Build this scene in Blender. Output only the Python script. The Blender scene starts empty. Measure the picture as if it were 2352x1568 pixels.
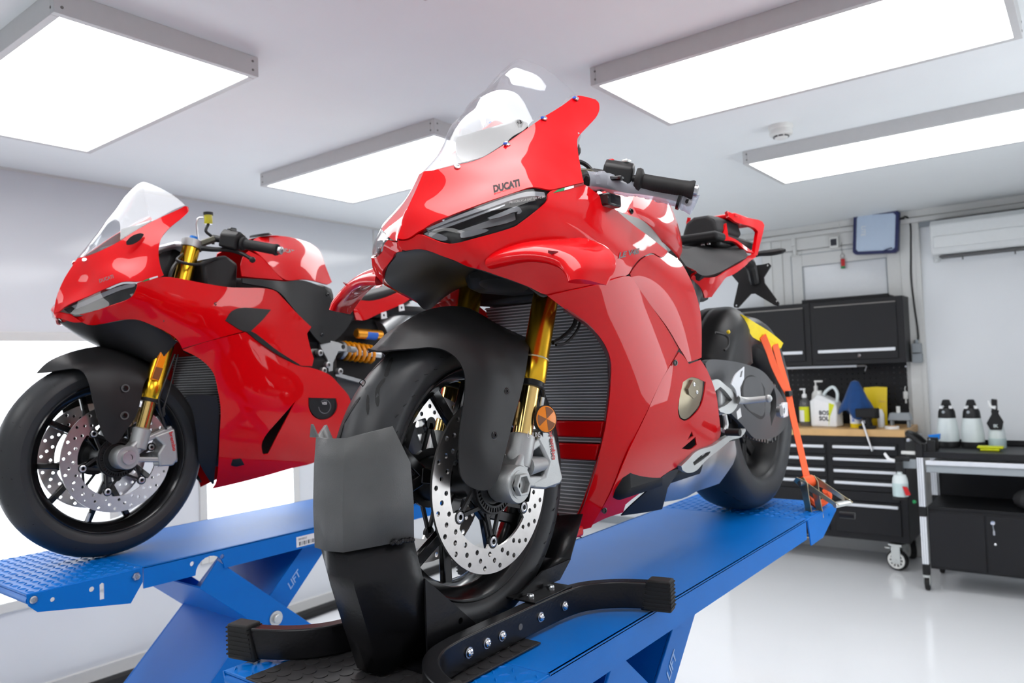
import bpy, bmesh, math, random
import numpy as np
from mathutils import Vector, Matrix, geometry

# ------------------------------------------------------------------ camera, light, exposure
SC = bpy.context.scene
COL = SC.collection
R = math.radians
CAM_H = 1.46
YAW, PITCH, ROLL, FPX = R(37.67886), R(2.05057), R(2.22930), 1734.43
def camera():
    f = Vector((math.cos(YAW)*math.cos(PITCH), math.sin(YAW)*math.cos(PITCH), math.sin(PITCH)))
    r = Vector((math.sin(YAW), -math.cos(YAW), 0)); d = f.cross(r)
    r2 = r*math.cos(ROLL)+d*math.sin(ROLL); d2 = -r*math.sin(ROLL)+d*math.cos(ROLL)
    cd = bpy.data.cameras.new('camera'); o = bpy.data.objects.new('camera', cd); COL.objects.link(o)
    o.matrix_world = Matrix(((r2.x, -d2.x, -f.x, 0), (r2.y, -d2.y, -f.y, 0), (r2.z, -d2.z, -f.z, CAM_H), (0, 0, 0, 1)))
    cd.sensor_width = 36; cd.lens = FPX/2352*36; cd.clip_start = .02; cd.clip_end = 60
    cd.dof.use_dof = True; cd.dof.focus_distance = 1.45; cd.dof.aperture_fstop = 5.0
    SC.camera = o
camera()
W = bpy.data.worlds.new('world'); SC.world = W; W.use_nodes = True
W.node_tree.nodes['Background'].inputs[0].default_value = (.8, .9, 1, 1)
W.node_tree.nodes['Background'].inputs[1].default_value = .6
VS = SC.view_settings
VS.view_transform = 'Standard'; VS.look = 'None'; VS.gamma = 1; VS.use_curve_mapping = False
VS.exposure = 0.0
PANEL_E, WINDOW_E = 6.3, 2.7
SC.cycles.max_bounces = 8; SC.cycles.diffuse_bounces = 5; SC.cycles.glossy_bounces = 4
SC.cycles.transmission_bounces = 6; SC.cycles.transparent_max_bounces = 12
SC.cycles.caustics_reflective = False; SC.cycles.caustics_refractive = False
SC.cycles.sample_clamp_indirect = 6

# ------------------------------------------------------------------ materials
MATS = {}
def mat(name, col, rough=.5, metal=0., coat=0., noise=0., scale=40., bump=0., bscale=200., spec=.5, trans=0., sheen=0., crough=.03, alpha=1., aniso=0.):
    m = bpy.data.materials.new(name); m.use_nodes = True
    nt = m.node_tree; b = nt.nodes['Principled BSDF']
    b.inputs['Base Color'].default_value = (*col, 1); b.inputs['Roughness'].default_value = rough
    b.inputs['Metallic'].default_value = metal; b.inputs['Coat Weight'].default_value = coat
    b.inputs['Coat Roughness'].default_value = crough; b.inputs['Coat IOR'].default_value = 1.34; b.inputs['Specular IOR Level'].default_value = spec
    b.inputs['Transmission Weight'].default_value = trans; b.inputs['Sheen Weight'].default_value = sheen
    tc = nt.nodes.new('ShaderNodeTexCoord')
    if True:
        n = nt.nodes.new('ShaderNodeTexNoise'); n.inputs['Scale'].default_value = scale; n.inputs['Detail'].default_value = 3
        nt.links.new(tc.outputs['Object'], n.inputs['Vector'])
        mx = nt.nodes.new('ShaderNodeMix'); mx.data_type = 'RGBA'
        k = noise if noise else .03
        mx.inputs[6].default_value = (*[max(0, c*(1-k)) for c in col], 1); mx.inputs[7].default_value = (*[min(1, c*(1+k)) for c in col], 1)
        nt.links.new(n.outputs[0], mx.inputs[0]); nt.links.new(mx.outputs[2], b.inputs['Base Color'])
    if bump:
        n2 = nt.nodes.new('ShaderNodeTexNoise'); n2.inputs['Scale'].default_value = bscale; n2.inputs['Detail'].default_value = 2
        nt.links.new(tc.outputs['Object'], n2.inputs['Vector'])
        bp = nt.nodes.new('ShaderNodeBump'); bp.inputs['Strength'].default_value = bump; bp.inputs['Distance'].default_value = .002
        nt.links.new(n2.outputs[0], bp.inputs['Height']); nt.links.new(bp.outputs[0], b.inputs['Normal'])
    MATS[name] = m
    return m
def emis(name, col, e):
    m = bpy.data.materials.new(name); m.use_nodes = True; nt = m.node_tree; b = nt.nodes['Principled BSDF']
    b.inputs['Base Color'].default_value = (*col, 1); b.inputs['Emission Color'].default_value = (*col, 1); b.inputs['Emission Strength'].default_value = e
    MATS[name] = m; return m
def clear(name, tint, refl=.9, rough=.01, op=0., ior=1.5):
    """clear plastic: transparent with fresnel reflection; op = share of tinted diffuse"""
    m = bpy.data.materials.new(name); m.use_nodes = True; nt = m.node_tree; nt.nodes.clear()
    out = nt.nodes.new('ShaderNodeOutputMaterial'); tr = nt.nodes.new('ShaderNodeBsdfTransparent'); tr.inputs[0].default_value = (*tint, 1)
    gl = nt.nodes.new('ShaderNodeBsdfGlossy'); gl.inputs['Roughness'].default_value = rough
    lw = nt.nodes.new('ShaderNodeLayerWeight'); lw.inputs[0].default_value = .5
    pw = nt.nodes.new('ShaderNodeMath'); pw.operation = 'POWER'; pw.inputs[1].default_value = 4.; nt.links.new(lw.outputs['Facing'], pw.inputs[0])
    mu = nt.nodes.new('ShaderNodeMath'); mu.operation = 'MULTIPLY_ADD'; mu.inputs[1].default_value = refl*.9; mu.inputs[2].default_value = refl*.05; nt.links.new(pw.outputs[0], mu.inputs[0])
    df = nt.nodes.new('ShaderNodeBsdfDiffuse'); df.inputs[0].default_value = (*[min(1, t*.9) for t in tint], 1)
    m1 = nt.nodes.new('ShaderNodeMixShader'); m1.inputs[0].default_value = op; nt.links.new(tr.outputs[0], m1.inputs[1]); nt.links.new(df.outputs[0], m1.inputs[2])
    m2 = nt.nodes.new('ShaderNodeMixShader'); nt.links.new(mu.outputs[0], m2.inputs[0]); nt.links.new(m1.outputs[0], m2.inputs[1]); nt.links.new(gl.outputs[0], m2.inputs[2])
    nt.links.new(m2.outputs[0], out.inputs[0]); MATS[name] = m; return m

mat('wall_panel', (.66, .68, .705), .12, noise=.02, scale=3, spec=.4)
mat('wall_white', (.80, .82, .84), .3, noise=.02, scale=3, spec=.4)
mat('wall_grey', (.76, .77, .78), .35, noise=.02, scale=3)
mat('ceiling_white', (.80, .825, .83), .6, noise=.02, scale=5)
mat('floor_grey', (.79, .80, .815), .11, noise=.03, scale=2, spec=.5)
mat('trim_white', (.62, .62, .60), .35)
mat('door_white', (.66, .66, .64), .35)
mat('door_panel', (.66, .68, .70), .12, spec=.6)
mat('gap_dark', (.12, .12, .12), .7)
mat('lamp_frame', (.56, .56, .555), .4)
emis('lamp_diffuser', (1, 1, 1), PANEL_E)
emis('window_light', (.93, .97, 1), WINDOW_E)
mat('plastic_white', (.74, .74, .71), .35)
mat('ac_white', (.72, .74, .74), .3)
mat('grey_plastic', (.30, .33, .35), .5)
mat('navy_plastic', (.010, .015, .085), .45)
mat('lamp_frost', (.50, .60, .74), .35)
mat('cable_black', (.008, .008, .008), .5)
mat('cabinet_black', (.012, .012, .0135), .42, noise=.1, bump=.15, bscale=900, spec=.28)
mat('cabinet_dark', (.006, .006, .007), .5, spec=.28)
mat('aluminium', (.72, .74, .77), .28, 1.)
mat('alu_bright', (.80, .82, .85), .35, .35)
mat('zinc', (.62, .64, .62), .35, .8)
mat('chrome', (.85, .86, .87), .12, 1.)
mat('wood', (.62, .38, .16), .42, noise=.18, scale=9)
mat('yellow', (.78, .56, .0), .45)
mat('lime', (.62, .66, .0), .45)
mat('orange', (.95, .10, .008), .55, bump=.3, bscale=500)
mat('strap_yellow', (.90, .68, .0), .5, noise=.08)
mat('bottle_white', (.74, .75, .75), .35)
mat('milky', (.64, .70, .70), .3)
mat('milky_low', (.48, .60, .60), .3)
clear('bottle_clear', (.62, .62, .62), .8, op=.12)
mat('cloth_blue', (.0025, .045, .17), .9, noise=.2, bump=.6, bscale=300, sheen=.2)
mat('bright_blue', (.0, .20, .70), .45)
mat('print_blue', (.02, .14, .62), .5)
mat('print_dark', (.02, .02, .03), .5)
mat('red_plastic', (.50, .004, .006), .4)
mat('green_light', (.1, .6, .1), .5)
mat('lift_blue', (.0, .155, .57), .34, noise=.06, scale=12, bump=.25, bscale=1200, spec=.2)
mat('lift_blue_text', (.28, .47, .78), .5)
mat('steel', (.55, .55, .56), .3, 1., noise=.08)
mat('steel_dark', (.22, .21, .20), .35, 1.)
mat('passivated', (.50, .42, .26), .32, .75, noise=.45, scale=30)
mat('chock_black', (.0065, .0065, .0075), .27, noise=.15, bump=.12, bscale=160, spec=.28)
mat('chock_grey', (.10, .102, .102), .40, noise=.25, scale=14, bump=.2, bscale=500, spec=.28)
mat('rubber', (.014, .014, .014), .62, noise=.2, spec=.28)
mat('rubber_mat', (.022, .021, .022), .48, noise=.2, spec=.28)
mat('tyre', (.030, .0315, .0335), .40, noise=.15, scale=20, spec=.28)
mat('tyre_groove', (.003, .003, .003), .8)
mat('tyre_text', (.03, .03, .032), .5)
mat('red_paint', (.64, .0002, .003), .4, coat=1., spec=.05, noise=.02, scale=200)
mat('red_dark', (.22, .001, .004), .3, coat=.6)
mat('black_satin', (.014, .014, .0145), .42, bump=.06, bscale=1500, spec=.28)
mat('black_gloss', (.006, .006, .0065), .15)
mat('black_matt', (.009, .009, .0095), .6, spec=.28)
mat('graphite', (.075, .077, .08), .38, .25, noise=.06)
mat('gold', (.80, .46, .028), .24, 1., noise=.05, scale=30)
mat('gold_inner', (.80, .56, .20), .16, 1.)
mat('cast_alu', (.44, .45, .445), .46, .8, noise=.06, bump=.15, bscale=600)
mat('titanium_cover', (.30, .26, .18), .38, .75, noise=.05)
mat('muffler', (.56, .56, .56), .34, .9, noise=.04)
mat('disc', (.58, .56, .54), .3, 1., noise=.1, scale=60)
mat('rad_core', (.22, .225, .235), .5, .2)
mat('rad_fin', (.60, .61, .64), .42, .2)
mat('amber', (.95, .26, .0), .3)
mat('amber_dark', (.22, .07, .015), .4)
mat('spring_amber', (.90, .33, .0), .35, coat=.4)
mat('reservoir_amber', (.85, .35, .03), .25, .7)
mat('fluid', (.50, .45, .02), .2)
mat('seat_black', (.018, .018, .019), .72, noise=.15, bump=.5, bscale=700, spec=.28)
mat('decal_grey', (.14, .13, .13), .4)
mat('decal_black', (.015, .006, .006), .4)
mat('decal_white', (.8, .8, .8), .4)
mat('decal_green', (.0, .22, .06), .4)
mat('brembo_red', (.55, .01, .01), .4)
mat('lamp_dark', (.008, .0085, .0095), .3, spec=.3)
mat('lamp_chrome', (.30, .31, .33), .25, .6)
mat('drl', (.30, .31, .34), .18)
mat('tape_blue', (.02, .10, .55), .6)
mat('screw', (.75, .76, .76), .25, .9)
mat('mag_olive', (.10, .095, .07), .4, .6)
clear('screen_clear', (.93, .94, .955), 1.0, op=.035)
clear('lens_clear', (.90, .90, .90), .35)
clear('bag_clear', (.80, .83, .92), .9, rough=.15, op=.32)

# ------------------------------------------------------------------ mesh helpers
def link(o, parent=None):
    COL.objects.link(o)
    if parent: o.parent = parent
    return o
def tag(o, label=None, cat=None, group=None, kind=None):
    if label: o['label'] = label
    if cat: o['category'] = cat
    if group: o['group'] = group
    if kind: o['kind'] = kind
    return o
def thing(name, label, cat, loc=(0, 0, 0), rz=0., group=None):
    o = bpy.data.objects.new(name, None); o.location = loc; o.rotation_euler[2] = rz; o.empty_display_size = .05
    link(o); return tag(o, label, cat, group)
def mk(name, vs, fs, m, parent=None, smooth=35., bev=0., kind=None, label=None):
    me = bpy.data.meshes.new(name); me.from_pydata([tuple(map(float, v)) for v in vs], [], [tuple(map(int, f)) for f in fs]); me.validate()
    bm = bmesh.new(); bm.from_mesh(me); bmesh.ops.recalc_face_normals(bm, faces=bm.faces); bm.to_mesh(me); bm.free()
    if smooth:
        me.shade_smooth(); me.set_sharp_from_angle(angle=R(smooth))
    me.materials.append(MATS[m])
    o = bpy.data.objects.new(name, me); link(o, parent)
    if bev:
        b = o.modifiers.new('bevel', 'BEVEL'); b.width = bev; b.segments = 2; b.limit_method = 'ANGLE'; b.angle_limit = R(40)
    tag(o, label, kind=kind)
    return o
def frame(d, up=(0, 0, 1)):
    d = Vector(d).normalized(); u = Vector(up)
    if abs(d.dot(u)) > .98: u = Vector((1, 0, 0))
    a = u.cross(d).normalized(); b = d.cross(a)
    return a, b, d
class MB:
    def __init__(s): s.v = []; s.f = []
    def add(s, vs, fs):
        n = len(s.v); s.v += [tuple(v) for v in vs]; s.f += [tuple(i+n for i in f) for f in fs]; return s
    def box(s, x0, x1, y0, y1, z0, z1):
        return s.add([(x0, y0, z0), (x1, y0, z0), (x1, y1, z0), (x0, y1, z0), (x0, y0, z1), (x1, y0, z1), (x1, y1, z1), (x0, y1, z1)],
                     [(0, 3, 2, 1), (4, 5, 6, 7), (0, 1, 5, 4), (1, 2, 6, 5), (2, 3, 7, 6), (3, 0, 4, 7)])
    def bar(s, p, q, w, t, up=(0, 0, 1)):
        a, b, d = frame(Vector(q)-Vector(p), up); p = Vector(p); q = Vector(q); vs = []
        for c in (p, q): vs += [c-a*w/2-b*t/2, c+a*w/2-b*t/2, c+a*w/2+b*t/2, c-a*w/2+b*t/2]
        return s.add(vs, [(0, 1, 2, 3), (7, 6, 5, 4), (0, 4, 5, 1), (1, 5, 6, 2), (2, 6, 7, 3), (3, 7, 4, 0)])
    def cyl(s, p, q, r, r2=None, n=20, cap=True):
        a, b, d = frame(Vector(q)-Vector(p)); p = Vector(p); q = Vector(q); r2 = r if r2 is None else r2; vs = []
        for c, rr in ((p, r), (q, r2)):
            for i in range(n): t = 2*math.pi*i/n; vs.append(c+a*math.cos(t)*rr+b*math.sin(t)*rr)
        fs = [(i, (i+1) % n, n+(i+1) % n, n+i) for i in range(n)]
        if cap: fs += [tuple(range(n-1, -1, -1)), tuple(range(n, 2*n))]
        return s.add(vs, fs)
    def lathe(s, prof, o=(0, 0, 0), ax=(0, 0, 1), n=32, closed=False, a0=0., a1=None):
        """prof: (r, h) along ax"""
        a, b, d = frame(ax); o = Vector(o); vs = []; m = len(prof); full = a1 is None
        k = n if full else n+1
        for i in range(k):
            t = 2*math.pi*i/n if full else a0+(a1-a0)*i/n
            for r, h in prof: vs.append(o+d*h+a*math.cos(t)*r+b*math.sin(t)*r)
        fs = []
        for i in range(n):
            j = (i+1) % k
            for q in range(m if closed else m-1):
                q2 = (q+1) % m; fs.append((i*m+q, j*m+q, j*m+q2, i*m+q2))
        if full and not closed:
            if prof[0][0] > 1e-5: fs.append(tuple(i*m for i in range(n)))
            if prof[-1][0] > 1e-5: fs.append(tuple(i*m+m-1 for i in range(n-1, -1, -1)))
        return s.add(vs, fs)
    def tube(s, pts, r, n=8, smooth=0, cap=True, flat=None):
        P = [Vector(p) for p in pts]
        if smooth: P = crv(P, smooth)
        rs = r if hasattr(r, '__len__') else [r]*len(P)
        if len(rs) != len(P): rs = list(np.interp(np.linspace(0, 1, len(P)), np.linspace(0, 1, len(rs)), rs))
        T = [(P[min(i+1, len(P)-1)]-P[max(i-1, 0)]).normalized() for i in range(len(P))]
        a, b, _ = frame(T[0]); vs = []
        for i, p in enumerate(P):
            a = (a-T[i]*a.dot(T[i])).normalized(); b = T[i].cross(a)
            for k in range(n): t = 2*math.pi*k/n; vs.append(p+a*math.cos(t)*rs[i]+b*math.sin(t)*rs[i])
        fs = [(i*n+k, i*n+(k+1) % n, (i+1)*n+(k+1) % n, (i+1)*n+k) for i in range(len(P)-1) for k in range(n)]
        if cap: fs += [tuple(range(n-1, -1, -1)), tuple((len(P)-1)*n+k for k in range(n))]
        return s.add(vs, fs)
    def strap(s, pts, w, t, side, smooth=0):
        """flat band: width w along `side` direction(s), thickness t"""
        P = [Vector(p) for p in pts]; S = [Vector(q).normalized() for q in side] if isinstance(side, list) else None
        if smooth:
            if S: S = [q.normalized() for q in crv(S, smooth)]
            P = crv(P, smooth)
        vs = []
        for i, p in enumerate(P):
            T = (P[min(i+1, len(P)-1)]-P[max(i-1, 0)]).normalized(); sd = S[i] if S else Vector(side)
            sd = (sd-T*sd.dot(T)).normalized(); nn = T.cross(sd)
            vs += [p-sd*w/2-nn*t/2, p+sd*w/2-nn*t/2, p+sd*w/2+nn*t/2, p-sd*w/2+nn*t/2]
        fs = [(i*4+k, i*4+(k+1) % 4, i*4+4+(k+1) % 4, i*4+4+k) for i in range(len(P)-1) for k in range(4)]
        fs += [(3, 2, 1, 0), tuple((len(P)-1)*4+k for k in range(4))]
        return s.add(vs, fs)
    def prism(s, poly, o, ex, ey, d, holes=()):
        """2D polygon in plane (ex, ey) at o, extruded by vector d"""
        o = Vector(o); ex = Vector(ex); ey = Vector(ey); d = Vector(d)
        P, T = tri2d(poly, holes); n = len(P)
        vs = [o+ex*x+ey*y for x, y in P]; vs += [v+d for v in vs]
        fs = [tuple(t) for t in T]+[tuple(i+n for i in reversed(t)) for t in T]
        for loop in rims(T): fs.append((loop[0], loop[0]+n, loop[1]+n, loop[1]))
        return s.add(vs, fs)
    def grid(s, rows, closed=False, cap=False):
        n = len(rows[0]); b = len(s.v); s.v += [tuple(p) for r in rows for p in r]
        for i in range(len(rows)-1):
            for k in range(n if closed else n-1):
                k2 = (k+1) % n; s.f.append((b+i*n+k, b+i*n+k2, b+(i+1)*n+k2, b+(i+1)*n+k))
        if cap and closed: s.f += [tuple(b+k for k in range(n-1, -1, -1)), tuple(b+(len(rows)-1)*n+k for k in range(n))]
        return s
    def sphere(s, c, r, sc=(1, 1, 1), n=14, m=8):
        rows = []
        for i in range(m+1):
            t = math.pi*i/m; rr = max(math.sin(t), .02)
            rows.append([(c[0]+r*sc[0]*rr*math.cos(2*math.pi*k/n), c[1]+r*sc[1]*rr*math.sin(2*math.pi*k/n), c[2]+r*sc[2]*math.cos(t)) for k in range(n)])
        return s.grid(rows, True, True)
    def mirror(s):
        n = len(s.v); s.v += [(x, -y, z) for x, y, z in s.v]; s.f += [tuple(i+n for i in reversed(f)) for f in s.f]; return s
    def build(s, name, m, parent=None, **k): return mk(name, s.v, s.f, m, parent, **k)
def rims(T):
    e = {}
    for t in T:
        for i in range(3):
            a, b = t[i], t[(i+1) % 3]; e[(a, b)] = 1
    return [(a, b) for (a, b) in e if (b, a) not in e]
def crv(P, k=6, closed=False, corner=None):
    """Catmull-Rom through P, k steps a span; at turns sharper than `corner` degrees the curve breaks"""
    P = [Vector(p) for p in P]; n = len(P); out = []
    def isc(i):
        if not corner or (not closed and (i == 0 or i == n-1)): return False
        a = P[i]-P[i-1]; b = P[(i+1) % n]-P[i]
        return a.length > 1e-9 and b.length > 1e-9 and a.angle(b) > R(corner)
    for i in range(n if closed else n-1):
        p1, p2 = P[i], P[(i+1) % n]
        p0 = P[(i-1) % n] if closed or i > 0 else p1+(p1-p2); p3 = P[(i+2) % n] if closed or i+2 < n else p2+(p2-p1)
        if isc(i): p0 = p1+(p1-p2)*.6
        if isc((i+1) % n): p3 = p2+(p2-p1)*.6
        # centripetal tangents
        d1 = max((p1-p0).length, 1e-6)**.5; d2 = max((p2-p1).length, 1e-6)**.5; d3 = max((p3-p2).length, 1e-6)**.5
        m1 = (p2-p1)/d2-(p2-p0)/(d1+d2)+(p1-p0)/d1; m2 = (p3-p2)/d3-(p3-p1)/(d2+d3)+(p2-p1)/d2
        m1 *= d2; m2 *= d2
        for j in range(k):
            t = j/k; a = 2*t**3-3*t*t+1; b = t**3-2*t*t+t; c = -2*t**3+3*t*t; d = t**3-t*t
            out.append(p1*a+m1*b+p2*c+m2*d)
    if not closed: out.append(P[-1])
    return out
def inside(p, poly):
    x, y = p; c = False; j = len(poly)-1
    for i in range(len(poly)):
        xi, yi = poly[i]; xj, yj = poly[j]
        if (yi > y) != (yj > y) and x < (xj-xi)*(y-yi)/(yj-yi)+xi: c = not c
        j = i
    return c
def tri2d(poly, holes=(), extra=()):
    pts = [Vector((p[0], p[1])) for p in poly]; ed = [(i, (i+1) % len(pts)) for i in range(len(pts))]
    for h in holes:
        b = len(pts); pts += [Vector((p[0], p[1])) for p in h]; ed += [(b+i, b+(i+1) % len(h)) for i in range(len(h))]
    pts += [Vector(e) for e in extra]
    v, e, f, *_ = geometry.delaunay_2d_cdt(pts, ed, [], 0, 1e-6)
    P = [(q.x, q.y) for q in v]; T = []
    po = [(p[0], p[1]) for p in poly]
    for t in f:
        c = (sum(P[i][0] for i in t)/3, sum(P[i][1] for i in t)/3)
        if inside(c, po) and not any(inside(c, h) for h in holes):
            a, b, d = [P[i] for i in t]
            if (b[0]-a[0])*(d[1]-a[1])-(b[1]-a[1])*(d[0]-a[0]) < 0: t = list(reversed(t))
            T.append(list(t))
    return P, T
class TPS:
    def __init__(s, P, F, lam=0.):
        P = np.asarray(P, float); F = np.asarray(F, float); s.c = P.mean(0); s.k = max(P.std(), 1e-6); s.P = (P-s.c)/s.k; n = len(P)
        K = s.U(s.P, s.P)+np.eye(n)*lam; Q = np.c_[np.ones(n), s.P]
        A = np.block([[K, Q], [Q.T, np.zeros((3, 3))]]); s.w = np.linalg.lstsq(A, np.r_[F, np.zeros(3)], rcond=None)[0]
    def U(s, a, b):
        d = ((a[:, None]-b[None])**2).sum(2); return np.where(d > 1e-14, d*np.log(np.maximum(d, 1e-14)), 0)
    def __call__(s, X):
        X = (np.asarray(X, float)-s.c)/s.k; return np.c_[s.U(X, s.P), np.ones(len(X)), X]@s.w
class Poly:
    def __init__(s, P, F, n):
        P = np.asarray(P, float); s.c = P.mean(0); s.k = max(P.std(), 1e-6); s.n = n; s.w = np.linalg.lstsq(s.A(P), np.asarray(F, float), rcond=None)[0]
    def A(s, X):
        X = (np.asarray(X, float)-s.c)/s.k; return np.stack([X[:, 0]**i*X[:, 1]**j for i in range(s.n+1) for j in range(s.n+1-i)], 1)
    def __call__(s, X): return s.A(X)@s.w
def panel(name, out, ctl, dirv, m, parent, holes=(), thick=.003, res=.012, corner=38, mirror=None, join=False, lam=1e-5, k=5, shift=0., kind=None, label=None, sym=False, poly=0):
    """curved sheet: closed 3D outline `out`, surface through `out`+`ctl` as a smooth height field along dirv; local points are (x, left, z)"""
    L = lambda p: Vector((p[0], -p[1], p[2]))
    O = [L(p) for p in out]; Cc = [L(p) for p in ctl]; d = Vector((dirv[0], -dirv[1], dirv[2])).normalized()
    e1 = Vector((0, 0, 1)).cross(d).normalized(); e2 = d.cross(e1)
    to2 = lambda p: (p.dot(e1), p.dot(e2))
    AP = O+Cc
    if sym: AP = AP+[Vector((p.x, -p.y, p.z)) for p in AP if abs(p.y) > 1e-4]
    f = TPS([to2(p) for p in AP], [p.dot(d) for p in AP], lam) if not poly else Poly([to2(p) for p in AP], [p.dot(d) for p in AP], poly)
    def rs(loop):
        c = crv([Vector((*to2(p), 0)) for p in loop], k, True, corner); q = []
        for p in c:
            if not q or (p-q[-1]).length > res*.25: q.append(p)
        return [(p.x, p.y) for p in q]
    po = rs(O); hs = [rs([L(p) for p in h]) for h in holes]
    xs = [p[0] for p in po]; ys = [p[1] for p in po]; ex = []; B = np.array(po+[q for h in hs for q in h])
    for ix in range(int((max(xs)-min(xs))/res)+1):
        for iy in range(int((max(ys)-min(ys))/res)+1):
            q = (min(xs)+(ix+.5*(iy % 2))*res, min(ys)+iy*res)
            if inside(q, po) and not any(inside(q, h) for h in hs) and ((B-q)**2).sum(1).min() > (res*.45)**2: ex.append(q)
    P, T = tri2d(po, hs, ex); z = f(P)+shift
    V3 = np.array([np.array(e1)*p[0]+np.array(e2)*p[1]+np.array(d)*h for p, h in zip(P, z)])
    if join: V3[np.abs(V3[:, 1]) < .0016, 1] = 0
    # vertex normals
    N = np.zeros_like(V3)
    for t in T:
        n = np.cross(V3[t[1]]-V3[t[0]], V3[t[2]]-V3[t[0]])
        for i in t: N[i] += n
    N /= np.maximum(np.linalg.norm(N, axis=1), 1e-12)[:, None]
    if N.mean(0).dot(np.array(d)) < 0: N = -N
    n = len(V3); vs = list(V3)+list(V3-N*thick); fs = [tuple(t) for t in T]+[tuple(i+n for i in reversed(t)) for t in T]
    if join: N[V3[:, 1] == 0, 1] = 0; N /= np.maximum(np.linalg.norm(N, axis=1), 1e-12)[:, None]; vs = list(V3)+list(V3-N*thick)
    fs += [(b, a, a+n, b+n) for a, b in rims(T) if not (join and V3[a, 1] == 0 and V3[b, 1] == 0)]
    outs = []
    vm = [(v[0], -v[1], v[2]) for v in vs]; fm = [tuple(reversed(t)) for t in fs]
    if join:
        key = {}; mp = []
        for v in list(map(tuple, vs))+vm:
            if v[1] == 0: mp.append(key.setdefault(tuple(round(c, 5) for c in v), len(mp)))
            else: mp.append(len(mp))
        return mk(name, vs+vm, [tuple(mp[i] for i in t) for t in fs+[tuple(i+2*n for i in t) for t in fm]], m, parent, smooth=40, kind=kind, label=label)
    o = mk(name, vs, fs, m, parent, smooth=40, kind=kind, label=label)
    if mirror: return o, mk(mirror, vm, fm, m, parent, smooth=40, kind=kind, label=label)
    return o
def loft(name, secs, m, parent, closed=False, ku=5, kv=5, cap=True, thick=0., mirror=None, join=False, corner=None, flip=True, **kw):
    """skin through cross-sections given as (x, left, z) points"""
    S = [[Vector((p[0], -p[1] if flip else p[1], p[2])) for p in s] for s in secs]
    rows = [crv(s, ku, closed, corner) for s in S]
    cols = list(zip(*rows)); cols = [crv(c, kv, False) for c in cols] if kv > 1 else cols; rows = [list(r) for r in zip(*cols)]
    b = MB().grid(rows, closed, cap and closed)
    if join: b.mirror()
    o = b.build(name, m, parent, **kw)
    if thick:
        s = o.modifiers.new('solid', 'SOLIDIFY'); s.thickness = thick; s.offset = 0
    if mirror:
        b2 = MB(); b2.v = [(x, -y, z) for x, y, z in b.v]; b2.f = [tuple(reversed(f)) for f in b.f]; o2 = b2.build(mirror, m, parent, **kw)
        if thick:
            s = o2.modifiers.new('solid', 'SOLIDIFY'); s.thickness = thick; s.offset = 0
        return o, o2
    return o
def text(name, s, h, o, ex, ey, m, parent=None, ext=.0008, shear=0., align='LEFT', width=None, bold=0.):
    cu = bpy.data.curves.new(name, 'FONT'); cu.body = s; cu.size = 1; cu.align_x = align; cu.shear = shear; cu.extrude = 0; cu.resolution_u = 3; cu.offset = bold
    t = bpy.data.objects.new('tmp', cu); me = bpy.data.meshes.new_from_object(t)
    bpy.data.objects.remove(t); vs = [v.co.copy() for v in me.vertices]; fs = [tuple(p.vertices) for p in me.polygons]
    bpy.data.meshes.remove(me); bpy.data.curves.remove(cu)
    if not vs: return None
    hh = .72; wv = max(v.x for v in vs)-min(v.x for v in vs); sx = (width/wv if width else h/hh); sy = h/hh
    ex = Vector(ex).normalized(); ey = Vector(ey); ey = (ey-ex*ey.dot(ex)).normalized(); nn = ex.cross(ey); o = Vector(o)
    b = MB(); n = len(vs)
    b.v = [tuple(o+ex*v.x*sx+ey*v.y*sy+nn*ext) for v in vs]; b.f = fs
    return b.build(name, m, parent, smooth=0)
def ring(r, n=24, a0=0., cx=0., cy=0.): return [(cx+r*math.cos(a0+2*math.pi*i/n), cy+r*math.sin(a0+2*math.pi*i/n)) for i in range(n)]
def bolt(b, p, ax, r=.006, h=.004, n=14):
    """low domed head with a hex recess rim"""
    b.lathe([(r, 0), (r*.98, h*.5), (r*.75, h*.95), (r*.42, h), (r*.40, h*.35), (.0001, h*.35)], p, ax, n); return b

# ================================================================== the room
XB, YL, YR, XFR, ZC = 6.10, 3.97, -.62, -2.45, 2.485
def struct(name, b, m, parent=None, **k):
    o = b.build(name, m, parent, **k); o['kind'] = 'structure'; return o
struct('floor', MB().box(XFR, XB, YR, YL, -.06, 0), 'floor_grey')
struct('ceiling', MB().box(XFR, XB, YR, YL, ZC, ZC+.06), 'ceiling_white')
struct('wall_front', MB().box(XFR-.06, XFR, YR, YL, 0, ZC), 'wall_grey')
WZ0, WZ1 = .49, 1.676
WIN = [(.10, .67), (1.197, 1.767), (2.296, 2.866), (3.395, 3.965)]
def window_wall(name, y0, y1, ops, s, WZ0, WZ1):
    b = MB(); e = sorted([XFR, XB]+[q for o in ops for q in o])
    for a, c in zip(e, e[1:]):
        if any(o[0] <= a and c <= o[1] for o in ops): b.box(a, c, y0, y1, 0, WZ0); b.box(a, c, y0, y1, WZ1, ZC)
        else: b.box(a, c, y0, y1, 0, ZC)
    struct(name, b, 'wall_panel' if s > 0 else 'wall_grey', smooth=0)
    yi = y0 if s > 0 else y1
    for a, c in ops:
        n = 1+sum(o.name.startswith('window_') and o.parent is None for o in bpy.data.objects)
        w = thing('window_%d' % n, None, None, (a, yi, WZ0)); w['kind'] = 'structure'; W_, H_ = c-a, WZ1-WZ0; t = .045; i, o = (-.012*s, .05*s); i, o = min(i, o), max(i, o)
        for q in ((-t, 0, -t, H_+t), (W_, W_+t, -t, H_+t), (0, W_, -t, 0), (0, W_, H_, H_+t)): MB().box(q[0], q[1], i, o, q[2], q[3]).build('window_frame', 'trim_white', w, bev=.003)
        MB().box(-.002, W_+.002, -.004, .004, -.002, H_+.002).build('pane', 'window_light', w)
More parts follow.
